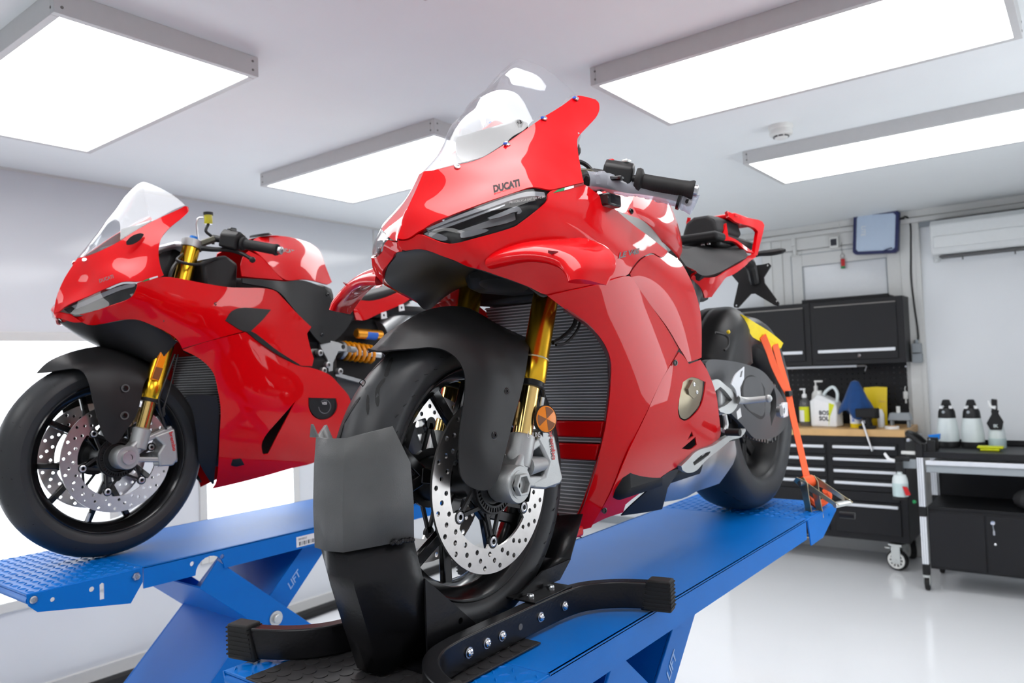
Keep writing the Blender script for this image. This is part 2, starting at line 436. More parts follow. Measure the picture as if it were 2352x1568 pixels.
window_wall('wall_left', YL, YL+.08, WIN, 1, .49, 1.676)
window_wall('wall_right', YR-.08, YR, [(2.45, 3.95)], -1, .78, 2.0)
struct('baseboard_left', MB().box(XFR, XB, YL-.018, YL, 0, .078), 'trim_white', bev=.003)
struct('trim_1', MB().box(XFR, XB, YL-.012, YL, ZC-.012, ZC), 'trim_white')
struct('trim_2', MB().box(XFR, XB, YL-.006, YL, 1.69, 1.70), 'lamp_frame')
for i, x in enumerate((.9, 3.59)): struct('trim_%d' % (3+i), MB().box(x, x+.012, YL-.004, YL, 0, ZC), 'trim_white')
# back wall: plain cladding, a door behind the cabinets, crown
struct('wall_back', MB().box(XB, XB+.06, YR, YL, 0, ZC), 'wall_white')
struct('trim_5', MB().box(XB-.035, XB, YR, YL, ZC-.05, ZC).box(XB-.05, XB, YR, YL, ZC-.09, ZC-.055), 'trim_white', bev=.003)
struct('trim_6', MB().box(XB-.03, XB, YR, .96, ZC-.125, ZC-.09), 'grey_plastic')
d = thing('door_1', None, None, (XB, 1.0, 0)); d['kind'] = 'structure'
fr = MB(); fr.box(-.03, 0, .94, 1.03, 0, 2.395); fr.box(-.03, 0, -.01, .095, 0, 2.395); fr.box(-.03, 0, .095, .94, 2.30, 2.395)
fr.build('door_frame', 'door_white', d, bev=.004)
lf = MB(); lf.box(-.02, 0, .095, .185, 0, 2.295); lf.box(-.02, 0, .79, .94, 0, 2.295); lf.box(-.02, 0, .185, .79, 2.17, 2.295); lf.box(-.02, 0, .185, .79, 0, .95)
lf.build('door_leaf', 'door_white', d, bev=.003)
MB().box(-.008, -.002, .185, .79, .95, 2.17).build('panel', 'door_panel', d)
g = MB()
for y in (.185, .786): g.box(-.021, -.018, y, y+.006, .95, 2.17)
g.box(-.021, -.018, .185, .79, 2.165, 2.171); g.box(-.0215, -.0205, .87, .876, .9, 2.265); g.box(-.0215, -.0205, .09, .094, .9, 2.27); g.box(-.0215, -.0205, .1, .87, 2.262, 2.268)
g.build('gasket', 'grey_plastic', d)
MB().box(-.05, -.02, .825, .858, 2.335, 2.41).box(-.045, -.02, .825, .85, 2.262, 2.335).box(-.04, -.02, .80, .87, 2.255, 2.266).build('hinge', 'door_white', d, bev=.003)
struct('trim_7', MB().box(XB-.03, XB, .962, 1.002, 0, ZC-.09), 'door_white', bev=.004)
struct('baseboard_back', MB().box(XB-.014, XB, YR, YL, 0, .07), 'grey_plastic', bev=.003)
struct('trim_8', MB().box(XB-.04, XB, 2.02, 2.10, 0, ZC-.09), 'door_white', bev=.003)

# ceiling light panels on a regular grid
def lamp(x, y, label):
    t = thing('ceiling_light', label, 'light', (x, y, 0), group='ceiling light panels'); z0, z1 = 2.421, ZC; k = .022
    for n, (a, b_, c, d_) in enumerate(((0, .6, 0, k), (0, .6, 1.2-k, 1.2), (0, k, k, 1.2-k), (.6-k, .6, k, 1.2-k))):
        MB().box(a, b_, c, d_, z0, z1).build('frame_rail', 'lamp_frame', t, bev=.0015)
    MB().box(k, .6-k, k, 1.2-k, z0+.003, z0+.006).build('diffuser', 'lamp_diffuser', t)
    s = MB()
    for yy in (0, 1.2):
        for xx in (.02, .58):
            for zz in (z0+.018, z0+.046): s.cyl((xx, yy-.0012 if yy == 0 else yy, zz), (xx, yy if yy == 0 else yy+.0012, zz), .004, n=8)
    for xx in (0, .6):
        for yy in (.02, 1.18):
            for zz in (z0+.018, z0+.046): s.cyl((xx-.0012 if xx == 0 else xx, yy, zz), (xx if xx == 0 else xx+.0012, yy, zz), .004, n=8)
    s.build('screw', 'steel_dark', t, kind='stuff')
lamp(.81, 2.07, 'large square-cornered ceiling light panel at the upper left, cut by the frame edge')
lamp(2.22, 2.07, 'ceiling light panel half hidden behind the clear windscreen of the nearer red motorcycle')
lamp(2.22, .13, 'long ceiling light panel at the upper right, above the smoke detector')
lamp(3.64, .13, 'ceiling light panel farthest to the right, beyond the smoke detector')
lamp(3.64, 2.07, 'ceiling light panel farthest back, hidden behind the nose of the nearer motorcycle')
lamp(.81, .13, 'ceiling light panel directly above the camera')
lamp(-.60, 2.07, 'ceiling light panel behind the camera on the window side')
lamp(-.60, .13, 'ceiling light panel behind the camera on the plain wall side')

# smoke detectors
def detector(x, y, label):
    t = thing('smoke_detector', label, 'detector', (x, y, ZC))
    MB().lathe([(.052, 0), (.052, -.012), (.048, -.02)], n=28).build('base', 'plastic_white', t)
    MB().lathe([(.048, -.02), (.05, -.034), (.046, -.044), (.03, -.048), (.028, -.056), (.02, -.060), (.0001, -.061)], n=28).build('cap', 'plastic_white', t)
    s = MB()
    for k in range(8):
        a = 2*math.pi*k/8; s.lathe([(.0335, -.0475), (.0335, -.0535), (.030, -.0535), (.030, -.0475)], n=5, closed=True, a0=a, a1=a+.55)
    s.build('vent', 'gap_dark', t, kind='stuff')
detector(3.36, 1.05, 'cream round smoke detector on the ceiling between the right light panels')
detector(1.4, 1.24, 'small ceiling sensor cut off by the top edge of the picture')

# split air conditioner
t = thing('air_conditioner', 'white wall-mounted air conditioner high on the back wall', 'air conditioner', (XB, .085, 2.115))
prof = [(0, 0), (-.20, .015), (-.225, .05), (-.235, .12), (-.23, .215), (-.19, .25), (0, .255)]
P = [(-x, z) for x, z in prof]
MB().prism([(x, z) for x, z in prof], (0, 0, 0), (1, 0, 0), (0, 0, 1), (0, .78, 0)).build('body', 'ac_white', t, bev=.008)
MB().box(-.241, -.234, .02, .76, .055, .135).build('flap', 'ac_white', t, bev=.003)
g = MB()
for k in range(9): g.box(-.17+k*.016, -.162+k*.016, .03, .75, .256, .259)
g.build('intake_grille', 'gap_dark', t, kind='stuff')
MB().box(-.17, -.05, .05, .74, -.004, .006).build('outlet', 'gap_dark', t)
MB().lathe([(.02, 0), (.02, .03), (.0001, .032)], (-.03, .775, -.02), (0, 0, 1), 12).build('drain_cap', 'ac_white', t)
s = MB()
for y in (.3, .6): s.box(-.14, -.13, y, y+.008, -.03, 0)
s.build('louvre_pin', 'gap_dark', t, kind='stuff')
text('badge_text', 'Panasonic', .010, (-.2365, .69, .095), (0, -1, 0), (0, 0, 1), 'grey_plastic', t)

# LITE work lamp hung on the door frame
t = thing('work_lamp', 'navy-framed square work lamp with white lettering hung beside the door', 'lamp', (XB-.05, 1.23, 2.35))
t.rotation_euler = (R(4.5), 0, R(-3))
a_ = .155; oc = [(-a_, -a_+.02), (-a_+.02, -a_), (a_-.02, -a_), (a_, -a_+.02), (a_, a_-.02), (a_-.02, a_), (-a_+.02, a_), (-a_, a_-.02)]
ic = [(x*.86, y*.86) for x, y in oc]
MB().prism(oc, (-.06, 0, 0), (0, 1, 0), (0, 0, 1), (.05, 0, 0), [ic]).build('frame', 'navy_plastic', t, bev=.004)
MB().prism([(x*.87, y*.87) for x, y in oc], (-.052, 0, 0), (0, 1, 0), (0, 0, 1), (.04, 0, 0)).build('diffuser', 'lamp_frost', t)
text('lettering', 'LITE', .030, (-.0535, .098, .055), (0, 0, -1), (0, -1, 0), 'decal_white', t, bold=.01)
MB().tube([(-.03, -.115, -.125), (-.062, -.11, -.12), (-.062, -.06, -.138), (-.03, -.05, -.14)], .004, 6, 4).build('corner_bracket', 'navy_plastic', t)
MB().cyl((-.03, -.155, .09), (-.03, -.185, .095), .009, n=10).build('plug', 'cable_black', t)
t2 = tag(MB().tube([(XB-.06, 1.045, 2.445), (XB-.035, 1.03, 2.44), (XB-.03, 1.015, 2.40), (XB-.03, 1.02, 2.2), (XB-.035, 1.028, 2.0), (XB-.035, 1.018, 1.8), (XB-.04, 1.005, 1.62), (XB-.04, 1.008, 1.55), (XB-.045, 1.03, 1.53)], .0065, 7, 5).build('lamp_cable', 'cable_black'), 'black cable hanging from the square work lamp to the grey socket box', 'cable')
t = thing('socket_box', 'grey plastic socket box on the back wall beside the black cabinet', 'socket', (XB-.031, 1.013, 1.39))
MB().box(-.055, 0, -.032, .032, 0, .064).build('socket', 'grey_plastic', t, bev=.004)
MB().box(-.05, 0, -.03, .03, .07, .138).build('switch_cover', 'grey_plastic', t, bev=.004)
MB().cyl((-.03, .0, .138), (-.03, 0, .165), .012, n=12).build('gland', 'grey_plastic', t)
t = thing('door_sensor', 'small white box sensor with dark face above the door', 'sensor', (XB-.03, 1.535, 2.28))
MB().box(-.04, 0, -.032, .032, 0, .085).build('body', 'plastic_white', t, bev=.004)
MB().box(-.0425, -.04, -.022, .022, .018, .068).build('face', 'print_dark', t)
MB().tube([(-.01, -.03, .085), (-.01, -.045, .13), (-.01, -.03, .19)], .003, 6, 4).build('lead', 'plastic_white', t)
t = thing('key_tag', 'red and green key tag hanging on a wire below the door sensor', 'key tag', (XB-.03, 1.485, 2.12))
MB().box(-.01, 0, -.014, .014, .0, .075).build('tag', 'red_plastic', t, bev=.003)
MB().box(-.0108, -.0006, -.0142, .0142, .0, .018).build('tag_end', 'decal_green', t)
MB().tube([(-.005, 0, .075), (-.005, -.015, .095), (-.005, 0, .115), (-.005, .015, .095), (-.005, 0, .075)], .002, 6, 4).tube([(-.005, 0, .115), (-.005, .004, .16), (-.005, 0, .20)], .0015, 5, 3).build('ring', 'steel_dark', t)

# ================================================================== black workshop furniture
XO, XC = 5.87, 5.60
def overhead(y0, y1, label, knob=True):
    t = thing('wall_cabinet', label, 'cabinet', (XO, y0, 1.395), group='black wall cabinets'); w = y1-y0
    MB().box(0, XB-XO-.012, 0, w, 0, .472).build('body', 'cabinet_black', t, bev=.003)
    dr = MB().box(-.012, -.001, .045, w-.035, .035, .437).build('door', 'cabinet_black', t, bev=.002)
    MB().box(-.03, -.012, .06, w-.05, .088, .112).build('handle', 'alu_bright', dr, bev=.004)
    MB().box(-.016, -.012, .045, w-.035, .431, .438).build('top_edge', 'steel_dark', dr)
    if knob: MB().lathe([(.011, 0), (.012, .006), (.009, .009), (.0001, .0092)], (-.012, w/2-.015, .062), (-1, 0, 0), 14).build('lock', 'chrome', dr)
overhead(1.056, 1.69, 'black wall cabinet nearest the grey socket box')
overhead(1.692, 2.33, 'black wall cabinet partly hidden behind the rear wheel of the nearer motorcycle')
tag(MB().box(XO+.05, XB-.015, 1.15, 1.76, 1.868, 1.885).box(XO+.03, XO+.05, 1.15, 1.755, 1.868, 1.893).box(XO+.06, XB-.03, 1.48, 1.65, 1.885, 1.895).build('flat_tray', 'cabinet_dark', bev=.002), 'flat black tray lying on top of the wall cabinet', 'tray')
# pegboard
t = thing('pegboard', 'black perforated pegboard panel behind the wooden worktop', 'pegboard', (XB-.03, 1.066, .945))
MB().box(0, .012, 0, 1.26, 0, .45).build('board', 'cabinet_dark', t)
h = MB()
for i in range(30):
    for k in range(11): h.cyl((-.0004, .03+i*.0405, .03+k*.0385), (.0, .03+i*.0405, .03+k*.0385), .0065, n=8)
h.build('peg_hole', 'black_gloss', t, kind='stuff')
s = MB()
for y, z in ((.03, .42), (.03, .22), (.41, .22), (.41, .02)): s.lathe([(.008, 0), (.006, .004), (.0001, .005)], (0, y, z), (-1, 0, 0), 10)
s.build('screw', 'screw', t, kind='stuff')
t = thing('light_bar', 'slim white LED light bar below the wall cabinets', 'light bar', (5.95, 1.34, 1.372))
MB().box(-.012, .012, .06, .92, 0, .018).build('tube', 'alu_bright', t, bev=.004)
MB().box(-.008, .008, .0, .06, .003, .015).build('end_cap', 'steel_dark', t)
MB().tube([(0, 0, .012), (0, -.006, 0), (0, 0, -.012), (0, .006, -.03)], .003, 6, 4).build('hook', 'steel', t)
# tool chest
t = thing('tool_chest', 'black rolling tool chest with rows of silver-handled drawers', 'tool chest', (XC, 1.045, .19)); w = 1.28
MB().box(0, .46, 0, w, 0, .708).build('body', 'cabinet_black', t, bev=.003)
def drawer(y0, y1, z0, z1, hz):
    dr = MB().box(-.012, -.001, y0, y1, z0, z1).build('drawer', 'cabinet_black', t, bev=.002)
    MB().box(-.028, -.012, y0+.012, y1-.008, hz-.010, hz+.010).build('handle', 'alu_bright', dr, bev=.004)
HZ = [.635, .550, .469, .388]
for c0, c1 in ((.045, .465), (.505, .86), (.90, 1.24)):
    for z in HZ: drawer(c0, c1, z-.052, z+.026, z)
drawer(.045, .465, .045, .26, .238); 
MB().box(-.012, -.001, .045, .465, .268, .33).build('drawer', 'cabinet_black', t, bev=.002)
MB().box(-.012, -.001, .505, .86, .045, .33).build('cupboard_door', 'cabinet_black', t, bev=.002)
MB().box(-.012, -.001, .90, 1.24, .045, .33).build('cupboard_door', 'cabinet_black', t, bev=.002)
MB().bar((0, -.02, .69), (.46, -.02, .69), .02, .02).build('side_handle', 'aluminium', t, bev=.003)
def big_caster(x, y, par, rot=0.):
    c = MB().box(-.045, .045, -.035, .035, .165, .178).build('caster', 'zinc', par, bev=.002); c.location = (x, y, -.19); c.rotation_euler[2] = rot
    MB().box(-.03, .03, -.030, -.026, .05, .168).box(-.03, .03, .026, .030, .05, .168).build('fork', 'zinc', c, bev=.002)
    MB().lathe([(.058, -.02), (.066, -.018), (.07, -.01), (.07, .01), (.066, .018), (.058, .02)], (0, 0, .07), (0, 1, 0), 28).build('tyre', 'rubber', c)
    ho = [[(.043*math.cos(a+q)*k1, .043*math.sin(a+q)*k1) for k1, q in ((.62, -.13), (1, -.16), (1, .16), (.62, .13))] for a in [2*math.pi*i/10 for i in range(10)]]
    MB().prism(ring(.056, 28), (0, -.024, .07), (1, 0, 0), (0, 0, 1), (0, .048, 0), ho).build('wheel', 'plastic_white', c)
    MB().cyl((0, -.033, .07), (0, .033, .07), .008, n=12).build('axle', 'zinc', c)
    MB().box(.04, .075, -.02, .02, .14, .15).build('brake_pedal', 'zinc', c, bev=.002)
big_caster(.035, .09, t, R(78)); big_caster(.40, .07, t, R(25)); big_caster(.035, 1.2, t, R(80)); big_caster(.4, 1.2, t)
tag(MB().box(XC-.005, XB-.035, 1.04, 2.33, .899, .947).build('worktop', 'wood', bev=.003), 'light wooden worktop on the black tool chest', 'worktop')

# ---- things standing on the worktop
ZT = .947
t = thing('soap_bottle', 'clear pump bottle with yellow label on the worktop', 'bottle', (5.80, 1.742, ZT))
MB().lathe([(.038, 0), (.040, .006), (.040, .145), (.034, .185), (.016, .205), (.0155, .215)], n=22).build('body', 'bottle_clear', t)
MB().lathe([(.0408, .035), (.0408, .145)], n=22, a0=R(150), a1=R(330)).build('label_band', 'lime', t)
MB().lathe([(.0413, .035), (.0413, .12)], n=10, a0=R(215), a1=R(275)).build('label_window', 'decal_white', t)
MB().lathe([(.017, .212), (.017, .235), (.009, .24), (.006, .242), (.006, .27)], n=14).build('collar', 'decal_white', t)
MB().box(-.008, .008, -.008, .03, .268, .28).build('pump_head', 'decal_white', t, bev=.003)
t = thing('cleaner_jug', 'white plastic jug with handle and white and lime label', 'jug', (5.78, 1.585, ZT)); t.rotation_euler[2] = R(-12)
MB().prism([(-.098, .01), (-.09, 0), (.09, 0), (.1, .012), (.1, .15), (.085, .185), (-.02, .232), (-.05, .235), (-.07, .21), (-.1, .19)], (-.05, 0, 0), (0, -1, 0), (0, 0, 1), (.1, 0, 0)).build('body', 'bottle_white', t, bev=.012)
MB().tube([(0, -.085, .18), (0, -.088, .25), (0, -.06, .288), (0, -.01, .262), (0, .015, .232)], .011, 10, 5).build('handle', 'milky', t)
MB().cyl((0, .048, .225), (0, .048, .262), .02, n=16).build('cap', 'plastic_white', t)
MB().prism([(-.07, .02), (.045, .005), (.06, .17), (-.06, .205)], (-.0515, 0, 0), (0, -1, 0), (0, 0, 1), (.001, 0, 0)).build('label_sheet', 'decal_white', t)
MB().prism([(.04, .005), (.052, .08), (.09, .165), (.048, .176)], (-.0525, 0, 0), (0, -1, 0), (0, 0, 1), (.001, 0, 0)).build('label_corner', 'lime', t)
text('print', 'BOS\nSOL', .03, (-.0535, .03, .09), (0, -1, 0), (0, 0, 1), 'print_dark', t, bold=.03)
t = thing('pump_bottle', 'slim white pump bottle standing behind the jug', 'bottle', (5.92, 1.69, ZT))
MB().lathe([(.032, 0), (.034, .006), (.034, .20), (.03, .235), (.014, .26), (.014, .275)], n=20).build('body', 'plastic_white', t)
MB().lathe([(.015, .272), (.015, .292), (.006, .296), (.006, .322)], n=12).build('collar', 'plastic_white', t)
MB().box(-.009, .009, -.05, .01, .32, .334).build('pump_head', 'plastic_white', t, bev=.003)
t = thing('spray_bottle', 'white and yellow spray bottle under the blue cloth', 'bottle', (5.74, 1.37, ZT))
MB().lathe([(.042, 0), (.044, .005), (.044, .03)], n=24).build('base', 'yellow', t)
MB().lathe([(.044, .03), (.044, .12), (.03, .165), (.016, .19), (.016, .21)], n=24).build('body', 'decal_white', t)
text('lettering', 'SONAX', .017, (-.0450, .006, .045), (0, 0, 1), (0, 1, 0), 'print_blue', t, bold=.03)
MB().box(-.022, .018, -.010, .010, .205, .245).build('trigger_head', 'yellow', t, bev=.004)
# blue cloth draped over the sprayer: folded cone
rows = []
for i, (z, r_) in enumerate(((.335, .004), (.325, .022), (.29, .036), (.25, .05), (.21, .062), (.17, .078), (.135, .088), (.10, .092))):
    rw = []
    for k in range(40):
        a = 2*math.pi*k/40; f = 1+(.16*math.sin(4*a+.6)+.06*math.sin(9*a))*(i/7)**1.2
        zz = z-(.022*math.sin(4*a+.6)+.018*math.sin(2*a+1))*(i/7)**1.5
        rw.append((5.74+r_*f*math.cos(a)*.8, 1.37+r_*f*math.sin(a)*1.15, ZT+zz))
    rows.append(rw)
cl = MB().grid(rows, True).build('cloth', 'cloth_blue'); sm = cl.modifiers.new('solid', 'SOLIDIFY'); sm.thickness = .004
tag(cl, 'dark blue cloth draped over a spray bottle on the worktop', 'cloth')
t = thing('pouch', 'yellow refill pouch standing behind the blue cloth', 'pouch', (5.93, 1.27, ZT))
MB().grid([[(0, -.06, 0), (-.03, 0, 0), (0, .07, 0)], [(-.01, -.062, .06), (-.045, 0, .06), (-.01, .075, .06)], [(-.005, -.066, .19), (-.02, 0, .19), (-.005, .085, .19)], [(0, -.07, .275), (-.004, 0, .28), (0, .085, .275)]]).build('front_sheet', 'yellow', t)
MB().grid([[(0, -.06, 0), (.03, 0, 0), (0, .07, 0)], [(-.01, -.062, .06), (.025, 0, .06), (-.01, .075, .06)], [(-.005, -.066, .19), (.01, 0, .19), (-.005, .085, .19)], [(0, -.07, .275), (.002, 0, .28), (0, .085, .275)]]).build('back_sheet', 'yellow', t)
text('print', 'Maxx', .014, (-.024, -.015, .17), (0, -1, 0), (0, 0, 1), 'wood', t)
t = thing('bench_vise', 'small black bench vise with a steel handle at the worktop edge', 'vise', (5.65, 1.285, ZT))
MB().box(-.02, .06, -.05, .05, 0, .02).build('base', 'black_matt', t, bev=.003)
MB().lathe([(.035, .02), (.028, .05), (.032, .08)], (.02, 0, 0), (0, 0, 1), 16).build('swivel', 'black_matt', t)
MB().box(-.03, .01, -.065, .065, .08, .14).build('front_jaw', 'black_matt', t, bev=.004)
MB().box(.025, .07, -.07, .06, .07, .14).build('rear_jaw', 'black_matt', t, bev=.004)
MB().cyl((-.05, .01, .05), (.05, .01, .05), .012, n=12).build('screw', 'steel', t)
MB().cyl((-.06, .015, .055), (-.095, -.045, -.135), .007, n=10).sphere((-.095, -.045, -.135), .009).build('handle_rod', 'steel', t)
t = thing('small_bottle', 'small white bottle with yellow spout beside the vise', 'bottle', (5.80, 1.225, ZT))
MB().lathe([(.022, 0), (.023, .004), (.023, .09), (.012, .12), (.011, .128)], n=16).build('body', 'bottle_white', t)
MB().lathe([(.012, .126), (.011, .145), (.004, .15), (.003, .175)], n=12).build('spout', 'yellow', t)
t = thing('polishing_pad', 'grey sanding block holder lying near the worktop corner', 'tool', (5.82, 1.105, ZT))
MB().prism([(-.075, .05), (-.06, .1), (.06, .1), (.075, .05)], (-.04, 0, 0), (0, 1, 0), (0, 0, 1), (.08, 0, 0)).build('pad', 'grey_plastic', t, bev=.004)
MB().box(-.03, .03, -.06, -.045, 0, .05).box(-.03, .03, .045, .06, 0, .05).build('foot', 'grey_plastic', t, bev=.003)
MB().cyl((0, .01, .1), (0, .01, .145), .013, n=12).build('stem', 'plastic_white', t)
t = thing('cable_plug', 'white inline plug hanging on the pegboard above the sanding block', 'plug', (XB-.05, 1.105, 1.13))
MB().box(-.012, .012, -.014, .014, 0, .055).build('body', 'plastic_white', t, bev=.005)
MB().cyl((0, 0, -.03), (0, 0, 0), .006, n=8).tube([(0, 0, .055), (.004, .004, .075), (.012, 0, .09)], .003, 6, 3).build('lead', 'plastic_white', t)
t = thing('tape_roll', 'white sticky tape roll lying flat on the worktop', 'tape', (5.69, 1.135, ZT))
MB().lathe([(.045, 0), (.045, .018), (.03, .018), (.03, 0)], n=28, closed=True).build('tape', 'decal_white', t)
MB().lathe([(.0298, 0), (.0298, .019), (.027, .019), (.027, 0)], n=28, closed=True).build('core', 'wood', t)

# ================================================================== the detailing trolley at the right
t = thing('trolley', 'black service trolley with silver posts, shelf and lockable doors', 'trolley', (5.23, .24, 0)); L_, D_ = .66, .48
MB().box(-.01, D_, -.02, L_-.01, .815, .852).build('top_tray', 'cabinet_black', t, bev=.004)
MB().box(D_-.02, D_, -.02, L_-.01, .852, .885).box(0, D_, -.03, -.02, .82, .885).build('tray_rim', 'cabinet_black', t, bev=.003)
MB().box(-.018, -.004, 0, L_-.035, .772, .80).build('front_rail', 'alu_bright', t, bev=.003)
MB().box(-.006, D_, 0, L_-.035, .726, .772).build('drawer', 'grey_plastic', t, bev=.003)
def post(x, y):
    p = MB().box(x-.02, x+.02, y-.018, y+.018, .515, .815).build('post', 'alu_bright', t, bev=.003)
    for z0, z1 in ((.455, .515), (.10, .165), (.815, .9)): MB().box(x-.021, x+.021, y-.019, y+.019, z0, z1).build('joint', 'black_satin', p, bev=.003)
    MB().box(x-.02, x+.02, y-.018, y+.018, .165, .455).build('lower_tube', 'alu_bright', p, bev=.003)
    g = MB()
    for dy in (-.007, .006): g.box(x-.0206, x-.0198, y+dy, y+dy+.0025, .165, .455).box(x-.0206, x-.0198, y+dy, y+dy+.0025, .515, .815)
    g.build('groove', 'grey_plastic', p, kind='stuff')
post(0, L_-.005); post(D_-.02, L_-.005); post(0, -.02); post(D_-.02, -.02)
MB().box(0, D_, 0, L_-.03, .495, .518).build('shelf', 'cabinet_dark', t, bev=.003)
MB().box(0, D_, 0, L_-.03, .14, .495).build('cupboard', 'cabinet_black', t, bev=.003)
MB().box(D_-.012, D_-.002, 0, L_-.03, .518, .726).build('back_panel', 'cabinet_dark', t)
for y0, y1 in ((.335, L_-.035), (.005, .327)):
    dr = MB().box(-.008, -.001, y0, y1, .155, .485).build('door', 'cabinet_black', t, bev=.002)
MB().lathe([(.013, 0), (.014, .008), (.011, .012), (.0001, .0122)], (-.008, .292, .449), (-1, 0, 0), 16).build('lock', 'chrome', t)
MB().tube([(-.02, .292, .445), (-.022, .290, .42), (-.02, .288, .40)], .003, 6, 3).box(-.022, -.018, .283, .293, .38, .405).build('key', 'steel', t)
MB().sphere((-.014, .285, .326), .009).build('knob', 'chrome', t)
MB().tube([(-.01, L_-.01, .90), (-.02, L_+.035, .945), (0, L_+.055, .955), (.10, L_+.06, .955), (.16, L_+.03, .93), (.2, L_, .89)], .016, 10, 4).build('push_handle', 'black_satin', t)
MB().box(-.005, .05, L_-.045, L_-.005, .852, .90).box(.0, .03, L_-.09, L_-.045, .83, .92).build('handle_bracket', 'black_satin', t, bev=.004)
MB().box(-.01, .03, L_+.015, L_+.115, .745, .80).build('side_holder', 'grey_plastic', t, bev=.004)
MB().box(.0, .02, L_+.02, L_+.10, .83, .85).build('side_clip', 'plastic_white', t, bev=.003)
def small_caster(x, y):
    c = MB().lathe([(.022, .085), (.024, .1)], (x, y, 0), n=14).build('caster', 'zinc', t)
    MB().box(x-.012, x+.03, y-.018, y-.014, .04, .088).box(x-.012, x+.03, y+.014, y+.018, .04, .088).build('fork', 'zinc', c, bev=.002)
    MB().lathe([(.03, -.014), (.042, -.012), (.045, -.006), (.045, .006), (.042, .012), (.03, .014)], (x+.022, y, .045), (0, 1, 0), 22).build('wheel', 'rubber', c)
    MB().lathe([(.0001, -.017), (.02, -.016), (.024, -.012), (.024, .012), (.02, .016), (.0001, .017)], (x+.022, y, .045), (0, 1, 0), 18).build('hub', 'grey_plastic', c)
small_caster(0, L_-.005); small_caster(D_-.03, L_-.02); small_caster(0, -.02); small_caster(D_-.03, -.02)
def foam(x, y, label):
    t = thing('pressure_sprayer', label, 'sprayer', (x, y, .8525), group='pressure sprayers on the trolley')
    MB().lathe([(.066, 0), (.067, .006), (.066, .035), (.06, .038)], n=26).build('base', 'black_satin', t)
    MB().lathe([(.063, .032), (.064, .05), (.063, .10), (.057, .15), (.05, .185)], n=26).build('tank', 'milky', t)
    MB().lathe([(.051, .184), (.051, .188), (.047, .225), (.038, .246), (.014, .25), (.013, .262)], n=26).build('collar', 'black_satin', t)
    MB().prism([(-.03, .262), (.03, .262), (.02, .295), (.015, .30), (-.015, .30), (-.02, .295)], (-.014, 0, 0), (0, 1, 0), (0, 0, 1), (.028, 0, 0)).build('pump_handle', 'black_satin', t, bev=.004)
    MB().lathe([(.009, 0), (.009, .005), (.0001, .006)], (-.044, .012, .222), (-1, 0, .2), 12).build('valve', 'grey_plastic', t)
    MB().box(-.04, -.02, -.04, -.02, .243, .258).box(-.04, -.02, .015, .035, .243, .258).build('release_tab', 'bottle_white', t, bev=.003)
foam(5.55, .782, 'black-capped milky pressure sprayer nearest the trolley handle')
foam(5.55, .645, 'black-capped milky pressure sprayer in the middle of the trolley bottles')
t = thing('trigger_sprayer', 'milky trigger spray bottle with black angular head on the trolley', 'sprayer', (5.55, .515, .8525))
MB().lathe([(.046, 0), (.048, .006), (.048, .06)], n=24).build('fluid', 'milky_low', t)
MB().lathe([(.048, .06), (.046, .09), (.036, .15), (.022, .19), (.016, .205)], n=24).build('bottle', 'milky', t)
MB().prism([(-.03, .115), (.03, .115), (.042, .165), (.018, .215), (.022, .235), (-.02, .235), (-.018, .21), (-.048, .155)], (-.05, 0, 0), (0, -1, 0), (0, 0, 1), (.024, 0, 0)).build('shroud', 'black_satin', t, bev=.004)
MB().prism([(-.018, .235), (.012, .232), (.014, .30), (-.016, .305)], (-.04, 0, 0), (0, -1, 0), (0, 0, 1), (.03, 0, 0)).build('head', 'black_satin', t, bev=.004)
MB().prism([(.005, .24), (-.03, .25), (-.036, .295), (-.02, .285), (-.014, .262), (.008, .262)], (-.045, 0, 0), (0, -1, 0), (0, 0, 1), (.02, 0, 0)).build('trigger', 'bottle_white', t, bev=.003)
text('lettering', 'IK', .02, (-.0512, .012, .13), (0, -1, 0), (0, 0, 1), 'milky', t, bold=.02)
for i, (dz_, y0, y1, lb) in enumerate(((0, .49, .59, 'yellow foam applicator lying flat under another on the trolley edge'), (.0135, .47, .605, 'yellow foam applicator lying on top of its twin on the trolley edge'))):
    tag(MB().box(5.36, 5.43, y0, y1, .8525+dz_, .865+dz_).build('foam_applicator', 'lime', bev=.004), lb, 'sponge', 'yellow foam applicators')
tag(MB().box(5.44, 5.47, .535, .56, .8525, .875).build('pen_cap', 'green_light', bev=.003), 'small bright green cap behind the yellow applicators', 'cap')
tag(MB().prism([(-.035, .03), (.035, .04), (.03, .005), (0, 0), (-.02, .012)], (5.40, .84, .905), (0, -1, 0), (0, 0, 1), (.04, 0, 0)).build('blue_clip', 'bright_blue', bev=.003), 'bright blue plastic clip in the trolley handle', 'clip')
t = thing('black_brush', 'black stand-up brush on the trolley beside the handle', 'brush', (5.36, .84, .8525))
MB().box(-.012, .012, -.03, .03, 0, .075).build('body', 'black_satin', t, bev=.005)
MB().box(-.0135, -.012, .012, .02, .005, .07).build('rib', 'grey_plastic', t)
